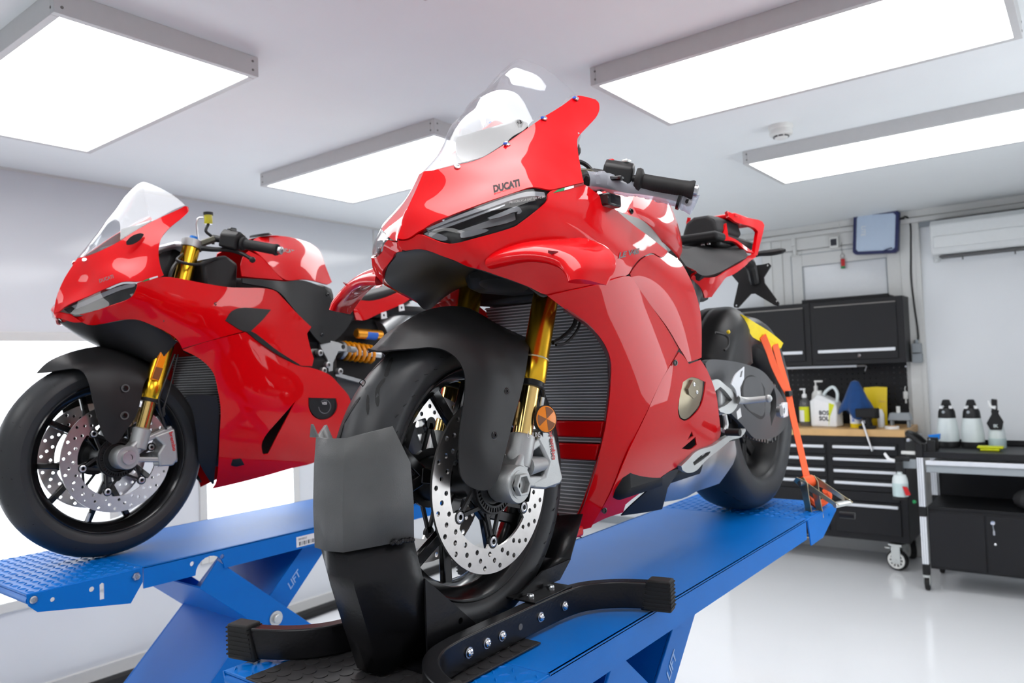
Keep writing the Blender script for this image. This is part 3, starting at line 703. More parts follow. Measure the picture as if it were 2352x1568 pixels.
# hanging sprayer on the side holder
t = thing('hanging_sprayer', 'pale green spray bottle hanging on the side of the trolley', 'sprayer', (5.18, 1.005, .56))
MB().lathe([(.046, 0), (.047, .004), (.046, .018)], n=22).build('base_ring', 'black_satin', t)
MB().lathe([(.044, .016), (.045, .03), (.045, .10)], n=22).build('fluid', 'milky_low', t)
MB().lathe([(.045, .10), (.042, .125), (.034, .148), (.016, .155), (.014, .175)], n=22).build('bottle', 'milky', t)
MB().box(-.02, .02, -.02, .02, .17, .235).box(-.015, .015, -.06, .02, .235, .26).build('head', 'black_satin', t, bev=.004)
MB().prism([(.075, .285), (.05, .25), (.018, .243), (.022, .228), (.062, .235), (.085, .275)], (-.012, 0, 0), (0, 1, 0), (0, 0, 1), (.02, 0, 0)).build('trigger', 'decal_white', t, bev=.003)
MB().prism([(-.02, .085), (-.045, .08), (-.062, .035), (-.038, .03)], (-.047, 0, 0), (0, 1, 0), (0, 0, 1), (.02, 0, 0)).build('label_flag', 'red_plastic', t)
MB().sphere((-.01, -.075, -.01), .012).build('green_drop', 'decal_green', t)
# dark bag on the shelf at the picture edge
rows = []
for i in range(9):
    tt = math.pi*i/8; rr = max(.03, math.sin(tt))
    rows.append([(5.33+.09*rr*math.cos(2*math.pi*k/18)*(1+.1*math.sin(3*k)), .345+.085*rr*math.sin(2*math.pi*k/18)*(1+.08*math.cos(5*k)), .519+.062*(1-math.cos(tt))) for k in range(18)])
tag(MB().grid(rows, True, True).build('cloth_bundle', 'seat_black'), 'dark grey cloth bundle on the trolley shelf at the picture edge', 'cloth')
# black hose along the window wall
tag(MB().tube([(XFR+.1, 3.86, .03), (.4, 3.84, .03), (1.78, 3.83, .03), (2.4, 3.835, .03), (3.2, 3.85, .03), (4.5, 3.87, .03)], .028, 10, 5).build('floor_hose', 'rubber'), 'black hose lying along the foot of the window wall', 'hose')

# ================================================================== measured control points (half-millimetres; x along the machine, left of its centre plane, z above the lift deck)
D0 = {
'cowl': [(-142,0,1801),(-123,42,1802),(-56,95,1824),(56,135,1867),(172,168,1944),(266,189,2011),(385,208,2092),(498,224,2163),(609,235,2234),(676,250,2242),(726,261,2242),(743,269,2229),(732,276,2196),(695,283,2153),(599,291,2081),(511,306,2023),(466,318,1988),(425,343,1928),(390,374,1851),(362,400,1791),(357,408,1770),(230,404,1732),(129,400,1704),(96,394,1703),(47,373,1705),(-15,343,1682),(-116,268,1638),(-201,182,1594),(-240,120,1567),(-256,95,1549),(-264,76,1541),(-271,49,1527),(-280,18,1520),(-298,0,1526),(-274,0,1570),(-223,0,1667)],
'cowl_c': [(-246,41,1600),(-150,44,1746),(-184,74,1669),(-227,111,1592),(-118,105,1740),(-161,140,1662),(-27,117,1822),(-78,157,1738),(-135,203,1655),(26,160,1824),(-41,212,1734),(134,165,1914),(59,220,1818),(-14,274,1728),(177,220,1911),(94,278,1814),(20,331,1723),(304,219,2011),(234,265,1914),(155,318,1817),(77,370,1726),(436,221,2116),(376,258,2019),(308,300,1922),(241,342,1829),(167,388,1738),(527,251,2131),(465,287,2032),(392,330,1933),(333,365,1842),(270,401,1753),(641,270,2155)],
'headlight': [(-260,97,1539),(-248,110,1558),(-203,184,1591),(-118,269,1634),(-16,344,1680),(40,377,1695),(94,399,1694),(95,405,1679),(85,409,1661),(32,405,1619),(-34,376,1566),(-60,361,1549),(-150,291,1513),(-221,206,1489),(-231,173,1494),(-262,101,1530)],
'headlight_c': [(-240,143,1547),(-224,192,1542),(-182,220,1591),(-201,235,1539),(-157,260,1588),(-170,270,1538),(-128,298,1586),(-136,302,1537),(-74,318,1639),(-94,331,1586),(-101,334,1537),(-42,354,1638),(-56,361,1586),(-3,384,1638),(-12,388,1588),(49,406,1643)],
'drl': [(-244,97,1552),(-198,179,1584),(-114,265,1627),(-11,340,1674),(45,373,1688),(96,393,1689),(95,399,1671),(34,380,1668),(-21,346,1655),(-122,271,1610),(-204,183,1571),(-242,111,1545)],
'drl2': [(-241,99,1546),(-198,189,1567),(-120,269,1605),(-53,319,1635),(-57,322,1626),(-123,271,1596),(-201,191,1556),(-241,107,1538)],
'refl_a': [(-114,284,1581),(-75,315,1601),(-24,347,1627),(-13,358,1622),(-10,363,1607),(-15,361,1597),(-27,354,1596),(-23,354,1610),(-79,317,1584),(-110,291,1574)],
'refl_b': [(-191,219,1525),(-167,244,1535),(-123,285,1538),(-116,292,1532),(-139,271,1521),(-186,230,1507),(-195,217,1509)],
'refl_c': [(-249,92,1533),(-241,106,1540),(-226,148,1528),(-217,174,1513),(-215,176,1501),(-222,148,1504),(-241,108,1522)],
'refl_d': [(-186,198,1535),(-129,254,1561),(-66,307,1589),(-21,338,1603),(-21,341,1577),(-57,319,1562),(-108,277,1547),(-179,212,1524)],
'side': [(355,413,1759),(223,408,1722),(122,403,1696),(101,407,1679),(91,411,1658),(37,407,1616),(-31,377,1563),(-58,363,1544),(-149,293,1509),(-220,209,1484),(-230,168,1490),(-263,101,1524),(-266,78,1533),(-270,48,1519),(-279,16,1514),(-292,0,1517),(-288,0,1501),(-269,0,1480),(-250,60,1481),(-229,94,1472),(-211,156,1444),(-167,221,1407),(-145,249,1396),(-77,275,1378),(11,297,1357),(88,310,1338),(183,327,1312),(253,369,1329),(373,417,1354),(465,444,1377),(591,457,1405),(608,458,1415),(632,461,1439),(703,456,1480),(805,442,1514),(891,431,1532),(996,422,1524),(1088,410,1562),(921,419,1599),(748,424,1637),(590,429,1678),(457,425,1723),(400,419,1745)],
'side_c': [(-264,48,1500),(-246,105,1495),(-198,204,1433),(-185,265,1480),(-174,253,1429),(-144,300,1480),(-140,294,1428),(-99,332,1480),(-86,319,1430),(-53,290,1381),(-47,360,1482),(-29,343,1432),(3,316,1383),(5,391,1539),(14,382,1486),(35,364,1435),(66,339,1385),(69,415,1598),(73,410,1544),(86,398,1492),(107,381,1440),(134,359,1388),(164,335,1335),(166,420,1668),(151,427,1608),(151,424,1552),(163,413,1498),(182,398,1445),(204,380,1391),(227,362,1336),(259,427,1681),(241,436,1619),(235,437,1560),(242,430,1504),(257,417,1449),(275,402,1394),(293,388,1338),(365,430,1697),(342,441,1632),(327,448,1570),(323,447,1511),(334,438,1454),(351,424,1397),(462,439,1649),(437,451,1583),(420,458,1520),(421,454,1460),(433,444,1401),(573,443,1601),(543,457,1533),(527,463,1468),(533,456,1408),(692,446,1550),(867,428,1572)],
'main': [(186,325,1307),(255,367,1324),(374,416,1349),(602,456,1400),(630,456,1393),(717,452,1342),(841,448,1269),(971,442,1192),(1109,433,1093),(952,408,951),(848,372,792),(785,314,636),(780,198,423),(776,104,282),(720,78,274),(656,23,263),(664,98,330),(672,164,461),(676,219,600),(676,262,746),(664,294,872),(644,319,968),(616,341,1034),(570,356,1091),(490,366,1153),(390,367,1205),(310,358,1239),(280,347,1256)],
'main_c': [(356,402,1307),(382,382,1228),(722,124,337),(459,434,1309),(476,420,1229),(530,384,1148),(667,286,801),(683,272,711),(707,253,619),(739,230,524),(597,451,1315),(603,443,1231),(629,425,1147),(666,400,1062),(696,379,974),(720,361,886),(720,356,797),(738,342,707),(774,449,1236),(778,442,1147),(799,427,1059),(828,407,969),(850,391,879),(980,440,1149),(991,430,1057)],
'rimwall': [(280,347,1256),(310,358,1239),(390,367,1205),(490,366,1153),(570,356,1091),(616,341,1034),(644,319,968),(664,294,872),(676,262,746),(676,219,600),(672,164,461),(664,98,330),(656,23,263),(756,-68,232),(764,9,301),(772,79,438),(776,136,582),(776,181,734),(764,213,865),(744,240,964),(716,262,1033),(670,276,1092),(590,286,1156),(490,285,1211),(410,273,1246),(380,262,1264)],
'duct': [(641,444,1415),(664,448,1439),(721,451,1478),(798,448,1507),(871,441,1522),(971,432,1517),(1080,416,1556),(1215,411,1525),(1294,424,1443),(1353,432,1343),(1382,436,1260),(1383,432,1138),(1388,420,1048),(1275,423,1032),(1234,424,1029),(1188,419,1068),(1150,416,1096),(1028,416,1190),(897,422,1269),(759,432,1343),(665,441,1395)],
'duct_c': [(770,449,1456),(776,443,1391),(794,430,1327),(931,441,1470),(910,448,1399),(914,442,1332),(939,426,1266),(1120,425,1487),(1070,445,1410),(1051,450,1339),(1054,445,1269),(1073,433,1200),(1238,440,1349),(1212,448,1275),(1206,448,1202),(1235,430,1131),(1244,423,1058)],
'belly': [(1121,431,1078),(1168,428,1059),(1235,423,1018),(1387,420,1037),(1486,410,982),(1645,384,850),(1722,363,728),(1788,341,627),(1774,335,599),(1679,331,577),(1404,316,527),(1266,300,495),(1180,289,475),(1048,248,416),(986,214,385),(955,190,362),(974,168,319),(851,141,308),(782,108,285),(786,199,422),(790,316,635),(855,373,791),(961,409,951)],
'belly_c': [(841,171,359),(792,303,613),(844,270,526),(907,230,434),(846,370,767),(866,355,685),(917,324,599),(977,288,509),(963,405,919),(971,398,838),(993,383,755),(1029,360,670),(1084,328,580),(1124,421,995),(1132,413,911),(1132,408,828),(1164,389,742),(1218,359,651),(1280,325,557),(1331,417,990),(1343,407,902),(1354,398,814),(1386,379,724),(1440,350,629),(1616,379,798),(1645,362,703),(1690,338,605)],
'belly_h1': [(1170,414,933),(1270,415,953),(1467,403,922),(1457,398,871),(1425,392,806),(1345,390,762),(1244,388,739),(1169,394,758),(1136,405,802),(1146,411,871)],
'belly_h2': [(1283,339,597),(1421,354,643),(1466,339,597),(1412,334,580)],
'belly_h3': [(1355,367,678),(1389,357,650),(1324,353,634)],
'cover': [(1173,411,939),(1278,411,959),(1437,403,932),(1441,395,872),(1407,391,811),(1333,389,772),(1242,387,748),(1172,393,768),(1139,402,806),(1150,407,875)],
'cover_c': [(1246,424,870),(1225,412,807),(1319,420,899)],
'cover_lid': [(1199,431,898),(1255,433,940),(1327,426,907),(1347,424,891),(1332,422,866),(1269,424,847),(1211,428,872)],
'fb': [(1064,433,1027),(799,170,358)],
'belly_black': [(1004,140,295),(1319,200,278),(1274,260,398),(1320,310,493),(1208,292,483),(1127,264,437),(1035,180,343)],
'muffler': [(1412,170,298),(1315,240,397),(1402,270,465),(1590,280,515),(1850,270,534),(2092,250,543),(2265,230,535),(2301,220,451),(2294,200,390),(2161,160,286),(1867,150,285)],
'muffler_c': [(1623,260,416),(1886,250,442),(1498,240,375)],
'guard': [(1294,330,508),(1349,336,528),(1452,344,565),(1659,352,575),(1804,356,601),(1988,360,614),(2105,360,626),(2110,360,610),(2048,356,583),(1906,352,579),(1755,348,546),(1555,344,503),(1458,336,465),(1366,330,464),(1306,330,485)],
'guard_h': [(1414,344,511),(1522,348,542),(1614,350,548),(1613,350,534),(1506,346,509),(1432,342,493)],
'hanger': [(1706,330,919),(1800,336,925),(1864,344,896),(1994,356,833),(2025,360,793),(1983,356,751),(1904,350,727),(1799,340,744),(1781,336,764),(1874,344,778),(1948,352,803),(1884,344,851),(1821,338,883),(1741,332,858),(1758,334,785),(1721,330,751),(1701,328,836)],
'heel': [(1901,370,894),(1959,370,941),(2113,370,988),(2097,370,917),(2029,370,869),(2036,370,818),(1982,370,816),(1961,370,857)],
'heel_h': [(2055,370,961),(2083,370,968),(2064,370,930),(2030,370,926)],
'peg': [(1987,370,801),(2021,400,794),(2048,524,804)],
'lever1': [(1804,360,729),(1821,360,672),(1782,364,640)],
'toe': [(1792,370,634),(1789,450,634)],
'swing': [(1790,268,1015),(1830,270,1034),(2054,277,1030),(2390,280,998),(2701,278,940),(2879,276,856),(3071,275,743),(3131,273,670),(3157,268,570),(2979,269,516),(2800,270,501),(2517,271,523),(2438,273,549),(2268,280,634),(2102,281,712),(1959,270,818),(1841,267,915)],
'swing_c': [(1986,275,1031),(1967,279,946),(1964,276,860),(2161,291,940),(2122,302,853),(2127,295,765),(2402,292,932),(2342,309,842),(2327,310,752),(2362,293,659),(2644,295,829),(2608,303,735),(2624,292,639),(2656,276,540),(2954,282,714),(2949,279,614)],
'swing_h': [(2780,289,794),(2876,279,833),(2898,283,773),(2876,286,687),(2828,285,632),(2781,281,583),(2736,292,667)],
'swing_in': [(2306,299,916),(2460,292,928),(2606,293,873),(2654,295,837),(2626,303,759),(2621,297,661),(2566,296,646),(2439,301,675),(2244,309,755),(2190,312,836)],
'axle_nut': [(2986,300,635)],
'seat': [(2069,0,1738),(2395,0,1775),(2741,0,1844),(2745,120,1811),(2664,210,1741),(2629,230,1706),(2297,250,1613),(1930,260,1525),(1866,240,1522),(1809,170,1581),(1953,60,1671)],
'seat_c': [(2167,110,1672),(2347,150,1712),(2147,200,1611),(2435,200,1700)],
'hoop': [(2552,140,2009),(2609,170,1989),(3062,190,1999),(3106,192,1977),(3083,192,1940),(3003,190,1832),(2945,188,1747),(2876,188,1735),(2931,188,1825),(2978,188,1915),(2940,184,1933),(2622,168,1939),(2551,150,1967)],
'tailside': [(1798,180,1574),(1817,230,1530),(1919,264,1509),(2280,256,1597),(2611,236,1692),(2853,200,1749),(2884,200,1728),(2672,224,1671),(2310,256,1559),(2157,260,1521),(2040,250,1444),(2018,230,1406),(1940,220,1397),(1885,210,1469),(1824,200,1521)],
'tailin': [(2527,140,1925),(2466,120,1804),(2599,170,1803),(2708,200,1755),(2857,196,1756),(2715,190,1784),(2602,170,1821),(2527,150,1835)],
'pad': [(2151,100,1901),(2189,120,1941),(2419,90,1984),(2387,150,1925),(2271,160,1848),(2182,140,1826),(2154,110,1841)],
'plate': [(3400,113,1741),(3400,128,1720),(3400,69,1638),(3400,73,1595),(3400,172,1439),(3400,168,1417),(3400,139,1423),(3400,-3,1523),(3400,-37,1523),(3400,-140,1426),(3400,-170,1431),(3400,-173,1452),(3400,-127,1615),(3400,-182,1688),(3400,-121,1732),(3400,74,1736)],
'signal': [(3240,45,1787),(3240,91,1797),(3240,180,1795),(3240,259,1798),(3240,287,1801)],
'platearm': [(3100,75,1732),(3320,33,1675),(3400,-15,1620)],
'tank': [(1076,270,1858),(1730,170,1912),(1634,196,1835),(1575,210,1760),(1577,210,1677),(1609,200,1626),(1384,270,1616),(1167,320,1661),(1008,336,1699),(1045,300,1799)],
'tank_c': [(1266,276,1791),(1342,270,1689)],
'tanktop': [(1076,270,1858),(1730,170,1912)],
'airbox': [(641,300,1797),(788,300,1821),(984,300,1840),(1017,310,1793),(1007,336,1697),(944,344,1694),(677,380,1700),(523,396,1727)],
'sliver': [(652,390,1699),(825,364,1703),(926,350,1707),(1018,340,1698),(1147,330,1658),(1245,330,1599),(1111,390,1567),(947,406,1599),(783,406,1642),(678,400,1674)],
'airbolt': [(860,344,1733)],
'grip': [(610,524,1797),(707,724,1739)],
'flange': [(611,512,1814)],
'switch': [(563,380,1836),(582,380,1896),(611,390,1913),(664,440,1883),(647,490,1849),(635,490,1800),(601,450,1805)],
'redbtn': [(604,400,1900)],
'whbtn': [(644,430,1883)],
'bag': [(420,380,1792),(506,420,1794),(563,490,1766),(614,524,1759),(661,580,1744),(699,660,1714),(718,720,1681)],
'bagl': [(415,380,1773),(498,424,1774),(555,494,1752),(640,570,1735),(698,660,1710),(717,690,1697)],
'tie': [(707,660,1711)],
'mount': [(535,320,1861),(588,300,1903),(569,280,1942),(592,260,2009),(626,260,2036)],
'mirrorblock': [(509,420,1745),(595,450,1735)],
'fender': [(-454,0,1120),(-410,0,1120),(-260,0,1224),(-80,0,1280),(100,0,1280),(280,0,1220),(370,100,1150),(146,250,1079),(122,254,1021),(80,256,931),(24,256,827),(-30,256,719),(-74,252,628),(-99,248,603),(-136,244,596),(-191,240,610),(-236,236,638),(-262,236,676),(-259,234,759),(-238,232,863),(-210,228,953),(-192,212,1023),(-200,188,1072),(-230,164,1103),(-283,140,1117),(-342,112,1114),(-401,64,1112)],
'fender_c': [(-296,90,1170),(-165,140,1176),(-40,180,1151),(53,210,1108),(-109,252,1012),(-106,262,853),(-160,260,718),(5,262,975),(-116,210,1093)],
'fbolt': [(-18,262,947),(-97,262,791)],
'forkL': [(335,214,1370),(215,214,989),(240,214,1011),(151,214,765)],
'hub': [(49,230,597)],
'discc': [(-29,170,606)],
'refl': [(212,270,826)],
'caliper': [(234,190,783),(274,200,780),(321,200,749),(336,200,694),(345,200,639),(368,200,567),(345,200,549),(243,200,543),(156,200,559),(143,200,586),(237,200,599),(265,200,648),(227,200,705),(197,200,743)],
'calcast': [(67,220,673),(126,220,734),(193,220,778),(167,220,695),(202,220,657),(190,220,615),(328,200,575),(304,200,551),(163,216,559),(103,220,585)],
'bremt': [(255,228,763),(279,228,674)],
'ohl': [(28,260,745),(89,260,722)],
'wing_l': [(-146,292,1404),(-134,352,1409),(-116,436,1413),(-98,516,1399),(-92,572,1373),(-105,608,1340),(-112,620,1315)],
'wing_t': [(183,424,1499),(215,460,1521),(210,528,1499),(182,600,1465),(146,652,1420),(112,676,1374),(46,676,1306)],
'slit': [(-99,536,1414),(-35,560,1412),(6,592,1398),(-58,552,1398)],
'screen': [(-142,0,1801),(-125,44,1803),(-59,98,1827),(55,136,1870),(170,170,1947),(262,192,2013),(379,212,2093),(496,226,2166),(604,238,2234),(582,224,2259),(544,200,2290),(516,156,2339),(501,116,2373),(487,60,2405),(490,0,2431),(360,0,2296),(180,0,2140),(20,0,1980)],
'screen_c': [(300,100,2220),(300,160,2164),(140,80,2080),(140,130,2028),(460,110,2352),(460,180,2268)],
'screws': [(-62,100,1814),(164,174,1934),(376,214,2081),(593,240,2217)],
'ducati': [(-65,277,1683),(13,346,1709)],
'v4s': [(509,464,1468),(720,453,1512)],
'flag': [(130,409,1689),(205,412,1711),(271,414,1732),(344,415,1755),(351,412,1765),(277,410,1743),(215,408,1724),(164,407,1707)],
'dot': [(-60,345,1630),(72,408,1662)],
'liner': [(-262,0,1477),(-246,56,1481),(-223,88,1472),(-204,150,1444),(-161,216,1406),(-132,238,1395),(-67,266,1376),(25,286,1356),(96,304,1336),(198,316,1308),(300,300,1380),(400,160,1424),(420,0,1436)],
'liner_c': [(-80,0,1496),(160,0,1456),(60,120,1466)],
'rb': [(527,100,756),(711,200,742),(520,100,651),(684,200,637),(310,200,1306),(661,280,834)],
'sleeve': [(2540,-40,1304),(2600,60,1304),(2621,156,1285),(2649,188,1257),(2749,208,1223),(2930,216,1181),(3089,214,1143),(3239,208,1103)],
'str1': [(2864,224,1183),(2944,228,1099),(3010,236,993),(3090,252,885),(3137,272,806),(3142,284,775)],
'str2': [(3114,220,1127),(3139,236,1006),(3150,260,889),(3160,284,775)],
'str3': [(3145,286,775),(3114,320,610),(3071,370,406),(2998,430,197)],
'ratch': [(2894,450,156),(2911,480,-29),(3548,480,-150),(2797,512,-145),(3115,460,50)],
'b_cowl': [(-142,0,1789),(-94,90,1807),(3,150,1868),(118,180,1958),(260,210,2055),(414,230,2149),(432,240,2144),(435,240,2118),(389,250,2071),(301,260,1996),(229,290,1922),(191,320,1848),(177,350,1757),(180,370,1701),(191,380,1666),(56,380,1629),(29,372,1624),(-33,330,1623),(-97,270,1588),(-177,180,1537),(-256,90,1484),(-265,40,1462),(-278,0,1456),(-260,0,1550),(-218,0,1658)],
'b_cowl_c': [(-104,200,1666),(22,240,1756),(109,280,1802),(-156,110,1609),(107,364,1685)],
'b_oval': [(36,236,1875),(71,232,1912),(124,234,1936),(144,240,1932),(116,248,1895),(67,248,1861),(35,242,1855)],
'b_head': [(-261,84,1481),(-177,180,1532),(-97,270,1585),(-33,330,1620),(29,376,1619),(18,384,1582),(-8,374,1530),(-86,330,1489),(-165,240,1452),(-224,150,1438),(-241,110,1457)],
'b_drl': [(-226,110,1491),(-157,180,1534),(-93,260,1574),(-27,316,1605),(24,360,1616),(19,360,1595),(-27,316,1581),(-93,260,1546),(-158,180,1503),(-201,120,1475)],
'b_screen': [(-142,0,1789),(-94,90,1809),(3,150,1871),(118,180,1961),(260,210,2058),(416,232,2154),(386,196,2199),(340,130,2254),(296,60,2296),(258,0,2319),(143,0,2200),(32,0,2039),(-64,0,1896)],
'b_side': [(190,380,1661),(268,390,1658),(430,410,1635),(571,417,1621),(696,410,1624),(850,409,1630),(945,410,1617),(1012,413,1561),(1127,410,1461),(1240,400,1379),(1199,403,1332),(1223,401,1238),(1254,400,1156),(1230,409,1102),(1103,426,1112),(917,450,1191),(770,452,1279),(681,450,1338),(437,402,1272),(317,334,1232),(286,345,1280),(241,342,1318),(154,321,1368),(60,298,1406),(1,269,1407),(-95,211,1384),(-147,148,1380),(-175,123,1398),(-202,97,1425),(-223,77,1442),(-206,107,1439),(-160,229,1450),(-83,324,1486),(-3,365,1528),(22,380,1581),(29,381,1615),(55,383,1625)],
'b_side_c': [(-142,177,1394),(-120,273,1453),(-68,300,1453),(-10,313,1454),(30,369,1517),(46,333,1454),(90,387,1586),(91,381,1519),(103,354,1455),(120,318,1390),(157,389,1590),(155,390,1522),(161,374,1455),(174,346,1390),(223,395,1593),(218,402,1524),(220,395,1456),(230,374,1389),(289,405,1596),(282,416,1526),(281,415,1457),(288,398,1389),(300,373,1322),(314,345,1254),(358,413,1599),(348,427,1528),(344,430,1458),(349,419,1389),(360,397,1321),(373,370,1253),(429,419,1603),(417,437,1530),(411,444,1459),(414,435,1390),(423,417,1321),(504,422,1607),(491,441,1534),(482,451,1461),(484,446,1391),(490,432,1321),(572,436,1538),(562,448,1464),(559,449,1392),(562,443,1321),(669,412,1618),(657,428,1543),(646,442,1468),(640,449,1394),(754,409,1624),(743,423,1547),(732,436,1472),(724,446,1397),(719,450,1323),(830,419,1552),(820,431,1475),(811,441,1399),(804,448,1324),(920,416,1556),(912,425,1479),(903,434,1402),(895,442,1325),(888,449,1249),(1006,418,1483),(999,424,1405),(992,431,1327),(985,438,1250),(978,443,1173),(1099,413,1408),(1094,417,1329),(1088,421,1251),(1082,426,1172),(1195,405,1252),(1190,408,1172)],
'b_beak': [(-278,0,1453),(-265,40,1456),(-237,100,1442),(-212,120,1423),(-182,140,1395),(-223,100,1399),(-247,40,1421),(-269,0,1430)],
'b_main': [(320,333,1225),(438,400,1267),(681,450,1332),(770,452,1274),(917,450,1185),(1103,427,1106),(1218,411,1090),(1380,401,1039),(1476,418,952),(1576,384,869),(1612,358,800),(1609,322,614),(1517,308,516),(1341,280,412),(1145,254,388),(973,209,359),(744,139,322),(651,68,307),(656,105,351),(590,270,657),(566,330,854),(538,350,968),(504,360,1077),(428,350,1163)],
'b_main_c': [(469,372,1169),(530,422,1249),(540,402,1167),(549,384,1084),(556,368,1001),(565,350,918),(586,306,749),(618,247,576),(642,203,486),(671,151,394),(611,439,1248),(616,426,1165),(623,413,1082),(629,398,998),(637,382,914),(646,364,829),(657,342,744),(670,317,657),(687,286,570),(713,241,479),(745,186,386),(698,449,1247),(699,443,1163),(703,434,1079),(708,422,994),(715,408,909),(723,391,824),(735,369,738),(749,343,650),(769,308,561),(798,260,470),(832,203,375),(792,453,1247),(790,452,1162),(791,447,1076),(794,438,990),(799,426,905),(808,410,818),(820,387,731),(838,357,642),(862,316,552),(895,264,458),(930,206,362),(889,452,1160),(888,450,1073),(889,444,987),(892,436,900),(899,422,812),(912,399,724),(933,365,634),(961,321,541),(995,267,446),(996,442,1071),(994,441,982),(994,437,894),(998,427,805),(1011,405,716),(1033,370,624),(1062,325,530),(1096,274,434),(1113,427,1068),(1108,430,978),(1106,429,888),(1107,423,798),(1118,404,707),(1141,368,614),(1170,325,519),(1202,278,421),(1236,410,1065),(1230,414,973),(1227,413,882),(1230,405,790),(1241,387,697),(1261,357,602),(1286,319,506),(1351,405,969),(1354,397,875),(1363,381,781),(1374,363,686),(1390,339,590),(1410,308,492),(1480,387,868),(1499,359,771),(1510,342,674),(1523,321,577)],
'b_tri': [(1069,431,868),(1010,419,765),(956,369,636),(925,303,517),(887,298,515),(857,333,585),(867,362,644),(945,409,746)],
'b_coverh': [(1182,420,882),(1449,388,864),(1474,370,808),(1457,363,757),(1396,366,721),(1305,381,720),(1230,400,755),(1188,414,814)],
'b_cover': [(1193,411,885),(1446,381,867),(1465,364,809),(1449,358,764),(1394,360,726),(1314,374,724),(1242,392,760),(1201,405,815)],
'b_vent': [(541,456,1402),(582,453,1457),(644,445,1486),(892,431,1487),(820,444,1419),(719,456,1338),(667,456,1337)],
'b_gap': [(685,455,1336),(730,455,1335),(916,454,1212),(1116,429,1112),(1099,431,1107),(914,455,1186),(766,457,1274)],
'b_bellyblk': [(1080,180,389),(1149,210,438),(1257,230,477),(1384,250,528),(1419,200,412),(1206,170,385)],
'b_scoop': [(351,300,939),(434,330,942),(532,344,926),(562,320,854),(599,240,655),(657,80,338),(644,70,337),(531,120,503),(501,160,617),(418,260,830)],
'b_tank': [(888,200,1942),(984,120,2013),(1169,0,2075),(1324,0,2091),(1550,0,2067),(1586,60,2013),(1570,160,1875),(1597,200,1743),(1509,250,1715),(1233,320,1726),(1091,330,1711),(1012,330,1753),(930,300,1854)],
'b_tank_c': [(1161,220,1910),(1282,260,1839),(1440,180,1915),(1072,180,1970)],
'b_tankfront': [(739,330,1785),(783,300,1858),(834,280,1896),(930,300,1851),(1011,332,1749),(1061,340,1706),(847,356,1705),(724,360,1707)],
'b_blackside': [(720,370,1694),(1066,344,1697),(1225,330,1718),(1452,300,1677),(1527,280,1590),(1539,270,1525),(1757,240,1480),(1710,240,1403),(1560,260,1292),(1404,300,1263),(1274,360,1336),(1085,390,1523),(969,396,1621),(710,390,1659)],
'b_tail': [(1794,200,1554),(1841,200,1619),(1999,210,1619),(2308,220,1722),(2459,220,1822),(2464,230,1700),(2335,230,1618),(2042,220,1512),(1899,210,1458),(1826,200,1460)],
'b_fork': [(473,210,1903),(431,210,1681),(248,210,1281),(179,210,943),(79,210,763)],
'b_hub': [(14,240,595)],
'b_refl': [(215,270,1217),(260,270,1210),(198,270,1036),(154,270,1049)],
'b_fender': [(-372,0,1111),(-320,0,1166),(-240,0,1210),(-80,0,1256),(100,0,1256),(260,0,1200),(320,100,1120),(127,236,1030),(105,240,947),(69,244,833),(10,244,754),(-35,240,690),(-59,236,677),(-96,230,709),(-123,226,765),(-145,224,848),(-164,220,941),(-181,204,1054),(-203,180,1112),(-233,160,1128),(-274,120,1125),(-325,60,1115)],
'b_fender_c': [(-149,100,1191),(-56,160,1177),(23,210,1110),(-53,236,997),(-59,244,842),(-120,210,1073)],
'b_fbolt': [(10,244,1003),(0,248,843)],
'b_cal': [(179,200,705),(309,200,743),(323,200,636),(327,200,548),(298,200,512),(208,200,518),(199,200,595),(239,200,645)],
'b_grip': [(666,480,1900),(773,690,1843)],
'b_switch': [(622,430,1919)],
'b_lever': [(493,280,1879),(543,330,1870),(613,400,1864),(651,500,1827),(675,560,1787)],
'b_resv': [(568,240,2091),(564,240,2129),(551,240,2047),(594,230,1996),(513,200,2048),(513,200,1955)],
'b_clamp': [(408,220,1935),(474,220,1942),(523,220,1942),(485,-220,1949)],
'b_chin': [(-240,0,1400),(-208,110,1422),(-143,140,1377),(-90,200,1382),(7,256,1404),(69,280,1403),(163,304,1364),(256,314,1314),(299,316,1276),(240,280,1200),(280,0,1200)],
'b_duc': [(-142,284,1613),(-76,320,1643)],
'b_pan': [(185,358,1391),(492,452,1498)],
'b_flag': [(54,384,1621),(96,384,1635),(148,384,1656),(144,384,1664),(95,384,1646),(63,384,1632)],
'b_shock': [(1758,100,1224),(2041,100,1194)],
'b_shres': [(1891,140,1357),(2127,140,1345)],
'b_cast': [(1412,260,1278),(1502,260,1291),(1585,260,1278),(1687,260,1245),(1685,260,1211),(1582,260,1211),(1529,260,1125),(1523,260,1065),(1485,260,1060),(1477,260,1152),(1419,260,1245)],
'b_exh': [(2387,40,1483),(2497,40,1595)],
'b_rim': [(-132,72,1770),(1,154,1839)],
}
D = {k: [tuple(c/2000 for c in p) for p in v] for k, v in D0.items()}

DECK = .945
BX1, BY1 = 1.115, 1.004      # front axle of the nearer machine
BX2, BY2 = 1.06, 2.392       # front axle of the farther machine
